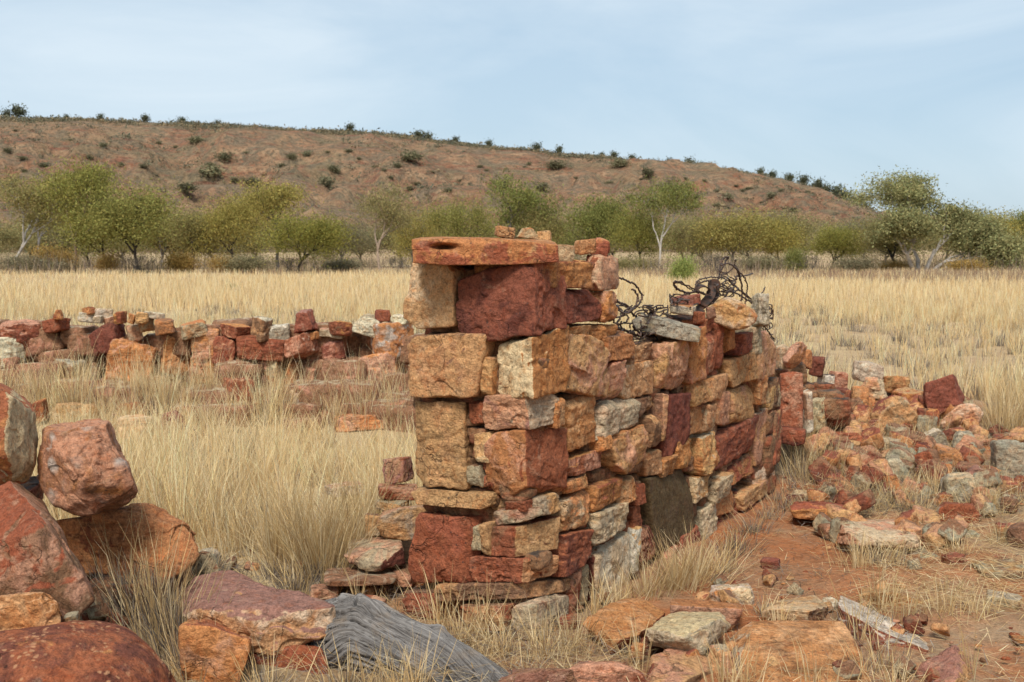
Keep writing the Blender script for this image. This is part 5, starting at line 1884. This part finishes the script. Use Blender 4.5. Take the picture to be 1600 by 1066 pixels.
def tree_meshes(seed, kind):
    """trunk and crown of one tree about one metre high and one wide; scaled where it is planted"""
    R = np.random.RandomState(seed)
    segs, tips = [], []

    def grow(p, d, L, r, lev, mx):
        n = 4
        q = [p]
        rr = [r]
        dd = d.copy()
        for i in range(n):
            dd = dd + R.normal(0, .13, 3) + np.array([0, 0, .05])
            dd /= np.linalg.norm(dd)
            q.append(q[-1] + dd * L / n)
            rr.append(r * (1 - .38 * (i + 1) / n))
        segs.append((np.array(q), np.array(rr)))
        if lev >= mx - 1:
            tips.append((q[2], lev))
        elif lev >= 1 and R.rand() < cfg['low']:
            tips.append((q[R.randint(1, 4)] + R.normal(0, .05, 3), lev))
        if lev >= mx:
            tips.append((q[-1], lev))
            tips.append((q[3], lev))
            return
        k = R.randint(2, 4) if lev else cfg['forks']
        for i in range(k):
            a = R.uniform(0, 2 * math.pi) if lev else (i + R.uniform(-.25, .25)) * 2 * math.pi / k
            s = R.uniform(*cfg['spread'])
            u = np.cross(dd, [math.cos(a), math.sin(a), .2])
            u /= np.linalg.norm(u) + 1e-9
            e = dd * math.cos(s) + u * math.sin(s)
            grow(q[-1] if R.rand() < .7 else q[-2], e, L * R.uniform(.6, .85), r * .6, lev + 1, mx)
    cfg = dict(
        airy=dict(low=.45, forks=3, spread=(.3, .7), L=.32, r=.018, mx=4, nl=44, cr=.085, ls=(.018, .038), droop=.7, lean=.18),
        dense=dict(low=1.0, forks=4, spread=(.35, .9), L=.24, r=.016, mx=4, nl=56, cr=.105, ls=(.016, .034), droop=.4, lean=.15),
        round=dict(low=.8, forks=5, spread=(.3, .85), L=.20, r=.014, mx=4, nl=52, cr=.095, ls=(.015, .030), droop=.3, lean=.25),
        broad=dict(low=.3, forks=3, spread=(.3, .7), L=.24, r=.022, mx=5, nl=60, cr=.058, ls=(.018, .036), droop=.6, lean=.05),
        bush=dict(low=.9, forks=7, spread=(.3, .9), L=.13, r=.008, mx=3, nl=22, cr=.13, ls=(.022, .05), droop=-.5, lean=.1),
        bare=dict(low=0, forks=5, spread=(.3, .9), L=.25, r=.014, mx=4, nl=3, cr=.06, ls=(.02, .03), droop=.1, lean=.5),
        blob=dict(low=0.9, forks=5, spread=(.3, .9), L=.2, r=.02, mx=2, nl=22, cr=.17, ls=(.09, .17), droop=.1, lean=.1))[kind]
    st = 3 if kind == 'bush' else 1
    if kind == 'broad':
        st = 0
        for dx, dz, ll in ((-.55, 1, .9), (-.12, 1, 1.25), (.3, 1, 1.05), (.85, .75, 1.0), (1.2, .55, .9)):
            d = np.array([dx, R.normal(0, .25), dz])
            grow(np.array([dx * .03, 0, -.02]), d / np.linalg.norm(d), cfg['L'] * ll, cfg['r'] * .75, 1, cfg['mx'])
    for b in range(st if kind != 'bare' else 2):
        d = np.array([R.normal(0, cfg['lean'] + (.3 if st > 1 else 0)), R.normal(0, cfg['lean']), 1.0])
        grow(np.array([R.normal(0, .03) * (st > 1), 0, -.02]), d / np.linalg.norm(d), cfg['L'], cfg['r'], 0, cfg['mx'])
    V, Fq, k = [], [], 0
    for q, rr in segs:
        T = np.gradient(q, axis=0)
        T /= np.linalg.norm(T, axis=1)[:, None] + 1e-9
        A = np.cross(T, [.31, .9, .11])
        A /= np.linalg.norm(A, axis=1)[:, None] + 1e-9
        B = np.cross(A, T)
        m = 5
        th = np.linspace(0, 2 * math.pi, m, endpoint=False)
        W = q[:, None] + (A[:, None] * np.cos(th)[None, :, None] + B[:, None] * np.sin(th)[None, :, None]) * rr[:, None, None]
        V.append(W.reshape(-1, 3))
        i = np.arange(len(q) * m).reshape(len(q), m) + k
        j = np.roll(i, -1, 1)
        Fq.append(np.stack([i[:-1], i[1:], j[1:], j[:-1]], -1).reshape(-1, 4))
        k += len(q) * m
    V = np.concatenate(V)
    T = np.array([a for a, _ in tips])
    tone = R.uniform(.6, 1.25, len(T))
    nl = int(cfg['nl'] * (1.7 if kind not in ('bush', 'blob', 'bare') else 1))
    cfg['ls'] = tuple(a * (.8 if kind not in ('bush', 'blob', 'bare') else 1) for a in cfg['ls'])
    keep = R.rand(len(T)) < .72
    T, tone = T[keep], tone[keep]
    C = np.repeat(T, nl, 0) + np.clip(R.normal(0, 1, (len(T) * nl, 3)), -1.7, 1.7) * cfg['cr'] * np.array([1, 1, .7]) * np.repeat(R.uniform(.35, 1.6, len(T)), nl)[:, None]
    n = len(C)
    L = R.uniform(*cfg['ls'], n)
    az = R.uniform(0, 2 * math.pi, n)
    pit = R.normal(-cfg['droop'], .6, n)
    D = np.stack([np.cos(az) * np.cos(pit), np.sin(az) * np.cos(pit), np.sin(pit)], 1)
    W = np.cross(D, R.normal(0, 1, (n, 3)))
    W /= np.linalg.norm(W, axis=1)[:, None] + 1e-9
    w_ = (L * R.uniform(.28, .5, n))[:, None]
    Q = np.stack([C - D * L[:, None] * .5, C + W * w_ * .5, C + D * L[:, None] * .5, C - W * w_ * .5], 1).reshape(-1, 3)
    lc = np.repeat(np.repeat(tone, nl) * R.uniform(.75, 1.25, n), 4)
    warm = np.repeat(R.uniform(.9, 1.15, n), 4)
    col = np.stack([lc * warm, lc, lc * R.uniform(.8, 1.0)], 1)
    Fl = np.arange(n * 4).reshape(n, 4)
    lo = np.minimum(V.min(0), Q.min(0))
    lo[2] = 0
    hi = np.maximum(np.percentile(Q, 99.5, axis=0), V.max(0)) if kind != 'bare' else V.max(0)
    wx = max(np.percentile(Q[:, 0], 99) - np.percentile(Q[:, 0], 1), .05)
    ctr = np.array([(np.percentile(Q[:, 0], 99) + np.percentile(Q[:, 0], 1)) / 2, 0, 0])
    sc = np.array([1 / wx, 1 / wx, 1 / hi[2]])
    off = ctr * (0 if kind in ('airy', 'round', 'bare') else .0)
    V, Q = (V - off) * sc, (Q - off) * sc
    return make_mesh('trunk', V, np.concatenate(Fq), True, BARK), make_mesh('crown', Q, Fl, False, LEAF, col)


PROTO = {}
for kd, seeds in dict(airy=(1, 2, 3, 4), dense=(11, 12, 13, 14), round=(21, 22, 23), broad=(31,), bush=(41, 42, 43), bare=(51, 52), blob=(61, 62, 63)).items():
    for i, sd in enumerate(seeds):
        PROTO[kd, i] = tree_meshes(sd, kd)


def plant(name, cat, kind, v, x, base, top, width, tint, bark, label, d=None, group=None):
    dd = d or 104.0
    if d is None:
        r = ray(x, base)
        dd = float(np.clip(CAMH / max(1e-3, -(r[2] / r[1])), 60, 128))
    p = P(x, base, dd)
    z = float(gh(p[0], dd))
    h = P(x, top, dd)[2] - z
    wd = width / F * dd * (1.25 if kind == 'bush' and name != 'bright_bush' else 1)
    h *= (.8 if name in ('ochre_bush', 'scrub_bush') else 1)
    e = empty(name, (p[0], dd, z), label, cat, group)
    e.rotation_euler = (0, 0, 0)
    tr, cr = PROTO[kind, v]
    a = link('trunk', tr, e)
    b = link('crown', cr, e)
    flip = -1 if (v + int(x)) % 2 else 1
    for o in (a, b):
        o.scale = (wd, wd * .9, h)
        o.rotation_euler = (0, 0, 0 if flip > 0 else math.pi)
        o['tint'] = list(tint)
        o['bark'] = list(bark)
    return e


DK, WH, TN, GY = (0.06, 0.05, 0.045), (0.48, 0.43, 0.38), (0.30, 0.22, 0.16), (0.17, 0.15, 0.135)
G1, G2, G3, G4, OR, GG, BR = (0.27, 0.255, 0.08), (0.35, 0.295, 0.10), (0.22, 0.225, 0.08), (0.29, 0.25, 0.115), (0.40, 0.27, 0.10), (0.25, 0.22, 0.14), (0.31, 0.35, 0.11)
plant('gum_tree', 'tree', 'airy', 0, 18, 424, 272, 115, G4, WH, 'thin olive gum tree with pale leaning limbs cut by the frame edge', d=100)
plant('gum_tree', 'tree', 'airy', 1, 62, 424, 268, 85, G2, GY, 'yellowish slender tree next to the pale limbed one', d=108)
plant('gum_tree', 'tree', 'airy', 2, 118, 428, 252, 130, G1, TN, 'tallest bright green tree of the group under the hill brow, bare tan trunk', d=98)
plant('wattle_tree', 'tree', 'dense', 0, 168, 426, 294, 105, G1, DK, 'dense leafy green tree hugging the tan trunked tall one', d=100)
plant('wattle_tree', 'tree', 'round', 0, 218, 427, 292, 150, G1, DK, 'round crowned tree on a dark leaning bent trunk', d=95)
plant('wattle_tree', 'tree', 'round', 1, 300, 424, 326, 90, G4, DK, 'low olive tree between the bent trunk tree and the yellow green one', d=104)
plant('wattle_tree', 'tree', 'dense', 1, 362, 424, 306, 105, G2, DK, 'yellow green tree with an open underside and dark stems', d=104)
plant('gum_tree', 'tree', 'airy', 3, 436, 426, 286, 110, G2, GY, 'tall yellowish open tree behind the broad low green one', d=110)
plant('wattle_tree', 'tree', 'round', 2, 462, 430, 330, 130, G1, DK, 'broad low green tree with grey dead wood at its foot', d=92)
plant('gum_tree', 'tree', 'airy', 1, 594, 432, 284, 90, G4, TN, 'slim upright tree with a forked trunk, standing free of the rest', d=92)
plant('wattle_tree', 'tree', 'dense', 2, 645, 425, 326, 70, G2, GY, 'yellowish tree just clear of the capstone end', d=104)
plant('wattle_tree', 'tree', 'dense', 3, 714, 425, 306, 115, G1, DK, 'green tree rising behind the capstone left half'.replace('left half', 'and its dark slot'), d=106)
plant('gum_tree', 'tree', 'airy', 0, 778, 425, 274, 110, G3, GY, 'tall open tree above the small stones on the capstone', d=112)
plant('wattle_tree', 'tree', 'dense', 0, 858, 424, 318, 90, G4, GY, 'olive tree just beyond the capstone end', d=112)
plant('wattle_tree', 'tree', 'dense', 1, 940, 420, 304, 130, G3, DK, 'wide dense dark green tree above the pinkish wall boulder', d=108)
plant('wattle_tree', 'tree', 'dense', 2, 1000, 422, 322, 90, G1, DK, 'full leafed green tree overlapping the pale trunked tall one', d=104)
plant('gum_tree', 'tree', 'airy', 2, 1030, 424, 280, 105, G3, WH, 'tall tree with a pale slanting trunk over the wire heap', d=102)
plant('wattle_tree', 'tree', 'dense', 3, 1082, 420, 336, 70, G4, GY, 'small olive tree right beside the pale slanting trunk', d=110)
plant('wattle_tree', 'tree', 'round', 0, 1150, 420, 328, 120, G2, GY, 'wide yellow green tree above the looped wire coil', d=108)
plant('wattle_tree', 'tree', 'dense', 0, 1220, 420, 338, 80, G2, GY, 'yellow green tree beyond the far end of the wall', d=108)
plant('wattle_tree', 'tree', 'round', 2, 1296, 420, 350, 90, G1, DK, 'low bright green tree with pale ground showing under it', d=108)
plant('wattle_tree', 'tree', 'dense', 3, 1352, 422, 336, 90, GG, GY, 'greyish thin tree where the hill runs out', d=118)
plant('gum_tree', 'tree', 'broad', 0, 1440, 423, 274, 225, (0.31, 0.30, 0.14), WH, 'largest tree, broad airy gum with white and burnt trunks against the sky', d=96)
plant('wattle_tree', 'tree', 'round', 1, 1400, 422, 335, 110, G4, DK, 'low olive tree filling the near flank of the broad gum', d=102)
plant('wattle_tree', 'tree', 'dense', 1, 1535, 424, 330, 130, G2, GY, 'dense yellow olive tree on the outer flank of the broad gum', d=100)
plant('gum_tree', 'tree', 'airy', 3, 1592, 424, 330, 80, G3, GY, 'green tree cut by the frame edge past the broad gum', d=104)
plant('wattle_tree', 'tree', 'dense', 2, 535, 424, 340, 90, GG, GY, 'thin grey green tree in the gap before the slim upright tree', d=122)
plant('wattle_tree', 'tree', 'round', 1, 250, 420, 330, 110, G4, GY, 'olive tree set back behind the bent trunk tree', d=124)
for i, x in enumerate([-20, 45, 85, 140, 195, 265, 330, 400, 490, 560, 620, 680, 745, 820, 885, 960, 1055, 1110, 1180, 1250, 1320, 1370, 1480, 1560]):
    plant('scrub_tree', 'tree', ('dense', 'round')[i % 2], i % 3, x + _t.uniform(-10, 10), 419, _t.uniform(328, 356), _t.uniform(90, 140), np.array((0.30, 0.265, 0.14)) * _t.uniform(.85, 1.15), GY,
          'muted olive tree set back in the belt under the hill', d=float(_t.uniform(126, 150)), group='trees set back in the belt under the hill')
plant('bright_bush', 'bush', 'bush', 0, 1070, 445, 398, 46, BR, GY, 'small bright green bush alone in the straw by the wire coil', d=62)
for i, (x, b, tp, wd, v, lb) in enumerate([
    (72, 424, 372, 40, 1, 'small orange bush below the slender yellowish tree'), (105, 424, 378, 34, 2, 'small orange bush at the foot of the tall tan trunk'), (172, 424, 384, 32, 0, 'orange bush in front of the dense leafy tree'),
    (284, 424, 384, 44, 1, 'rounded orange bush below the low olive tree'), (342, 426, 392, 36, 2, 'small orange bush under the yellow green tree'), (1400, 430, 400, 44, 0, 'rounded ochre bush below the near flank of the broad gum'),
    (1514, 440, 398, 50, 1, 'larger ochre bush standing forward of the broad gum')]):
    plant('ochre_bush', 'bush', 'bush', v, x, b, tp, wd, OR, GY, lb, d=90 if b > 430 else 97)
for x, b, tp, wd, v, tint, lb in [
    (1345, 424, 394, 56, 2, GG, 'grey green bush beside the ochre bush by the broad gum'), (1592, 426, 392, 50, 0, G3, 'dark green bush at the frame edge'), (1244, 420, 376, 30, 1, G3, 'narrow dark bush before the yellow green tree'),
    (30, 428, 388, 70, 2, GG, 'grey bush below the pale leaning limbs'), (90, 428, 398, 60, 0, GG, 'dark grey bush at the foot of the slender yellowish tree'), (388, 428, 390, 60, 1, GG, 'grey bush between the yellow green tree and the broad low one'),
    (540, 430, 396, 60, 0, GG, 'dull bush in front of the thin grey green tree'), (1185, 424, 392, 60, 1, GG, 'dull bush behind the looped wire'), (980, 424, 395, 60, 2, G4, 'olive bush between wall boulder and wire heap')]:
    plant('scrub_bush', 'bush', 'bush', v, x, b, tp, wd, tint, GY, lb, d=96)
for x, b, tp, wd, v, lb in [(445, 432, 402, 60, 0, 'dead grey bush at the foot of the broad low tree'), (700, 430, 398, 50, 1, 'dead grey bush behind the capstone'), (1265, 424, 396, 44, 1, 'dead grey bush under the low bright tree'), (620, 432, 400, 50, 1, 'dead bush beside the slim upright tree'),
                            (205, 428, 398, 60, 0, 'dead dark bush under the bent trunk tree'), (1120, 424, 396, 50, 0, 'dead grey bush under the wide yellow green tree')]:
    plant('dead_bush', 'bush', 'bare', v, x, b, tp, wd, (0.14, 0.12, 0.10), (0.10, 0.085, 0.075), lb, d=92)
plant('green_tussock', 'plant', 'bush', 2, 360, 458, 444, 26, (0.22, 0.22, 0.07), GY, 'tiny green plant alone in the pale straw field', d=44)

# shrubs one can tell apart on the hill slope and along its brow


def hill_at(px, py):
    r = ray(px, py)
    r = r / r[1]
    d = np.arange(218, 540, 1.0)
    z = CAMH + r[2] * d - hill_h(r[0] * d, d)
    k = np.where(z < 0)[0]
    if not len(k):
        return None
    d0 = d[k[0]]
    return r[0] * d0, d0, CAMH + r[2] * d0


def hill_shrub(name, x, y, z, wd, h, tint, label, group, v, cat='bush'):
    e = link(name, PROTO['blob', v][1], None, (x, y, z - h * .1))
    e.scale = (wd, wd, h)
    e.rotation_euler = (0, 0, float(_t.uniform(0, 6.28)))
    e['tint'] = list(tint)
    tag(e, label, cat, group)


SH = [(24, 205), (36, 250), (38, 270), (68, 262), (165, 275), (188, 262), (110, 220), (200, 215), (162, 230), (248, 226), (350, 252), (330, 262), (385, 240), (315, 270), (330, 278), (368, 285), (395, 290), (512, 240), (545, 238), (560, 250), (585, 262),
      (600, 268), (620, 262), (640, 252), (655, 247), (520, 268), (525, 270), (440, 262), (412, 278), (420, 292), (510, 292), (640, 298), (650, 290), (700, 300), (750, 262), (760, 268), (820, 262), (826, 258), (870, 265), (900, 280), (950, 288), (970, 262),
      (1002, 282), (1010, 276), (1020, 320), (1045, 302), (1070, 280), (1100, 284), (1120, 300), (1138, 312), (1118, 325), (1160, 300), (1168, 298), (1190, 318), (1220, 300), (1262, 302), (1240, 330), (1205, 310), (985, 312), (1090, 310), (1150, 292),
      (290, 300), (455, 250), (480, 246), (610, 280), (675, 270), (720, 285), (790, 290), (845, 296), (60, 300), (10, 240), (140, 250), (225, 262), (275, 232), (305, 224)]
for i, (x, y) in enumerate(SH):
    q = hill_at(x, y)
    if q is None:
        continue
    s = _t.choice([2.2, 3.4, 5.0, 7.5], p=[.35, .35, .2, .1]) * _t.uniform(.85, 1.2)
    hill_shrub('hillside_shrub', *q, s, s * _t.uniform(.35, .7), np.array((0.20, 0.185, 0.12)) * _t.uniform(.8, 1.25), 'dark grey green shrub, one of many dotted over the red hill slope', 'shrubs dotted over the hill slope', i % 3)
for i, (x, h) in enumerate([(20, 5), (36, 7), (112, 3), (165, 3.5), (235, 4), (290, 3.5), (345, 3), (548, 4.5), (656, 4.5), (670, 4.5), (712, 4), (764, 4.5), (838, 5), (874, 5), (940, 3), (958, 4.5), (985, 4), (1044, 4.5), (1075, 6), (1092, 4.5), (1108, 4),
                            (1185, 5), (1202, 4.5), (1230, 5), (1252, 6), (1275, 7), (1286, 6), (1304, 8), (1318, 7), (1334, 6), (1348, 5)]):
    X = (x - CX) / F * HD
    z = float(hill_h(np.array([X]), np.array([HD]))[0])
    hill_shrub('skyline_shrub', X, HD, z, h * _t.uniform(.8, 1.2), h, (0.13, 0.135, 0.09), 'small dark tree on the skyline, one of a sparse row along the hill brow', 'small trees along the hill brow', i % 3, 'tree')
# the low scrub that greys the slope and the brow, uncountable
Q = np.random.RandomState(9)
NQ = 24000
x = Q.uniform(-330, 330, NQ)
y = np.where(Q.rand(NQ) < .42, HD + Q.normal(-5, 7, NQ), Q.uniform(235, HD, NQ))
dn = vnoise(np.stack([x * .03, y * .02, y * 0 + 5], 1)) + .5 * vnoise(np.stack([x * .1, y * .06, y * 0 + 2], 1))
k = Q.rand(NQ) < .34 + dn * .75 + .45 * (y > HD - 22)
x, y = x[k], y[k]
z = hill_h(x, y)
n = len(x)
m = 15
s = np.abs(Q.normal(0, .7, n)) + .45
C = np.repeat(np.stack([x, y, z], 1), m, 0) + Q.normal(0, 1, (n * m, 3)) * np.repeat(s, m)[:, None] * np.array([.6, .6, .33]) + np.array([0, 0, .4])
D = Q.normal(0, 1, (n * m, 3))
D /= np.linalg.norm(D, axis=1)[:, None]
W = np.cross(D, Q.normal(0, 1, (n * m, 3)))
W /= np.linalg.norm(W, axis=1)[:, None]
ls = np.repeat(s, m)[:, None] * .30
VV = np.stack([C - D * ls, C + W * ls * .5, C + D * ls, C - W * ls * .5], 1).reshape(-1, 3)
cc = np.repeat(np.array([(0.15, 0.14, 0.09), (0.20, 0.165, 0.105), (0.28, 0.21, 0.12), (0.13, 0.13, 0.09)])[Q.randint(0, 4, n)], m * 4, 0) * Q.uniform(.8, 1.2, (n * m * 4, 1))
o = link('hill_scrub', make_mesh('hill_scrub', VV, np.arange(len(VV)).reshape(-1, 4), False, TWIG, cc))
tag(o, kind='stuff')
print('wall parts', N_PARTS, 'low wall parts', len(LOW.children))
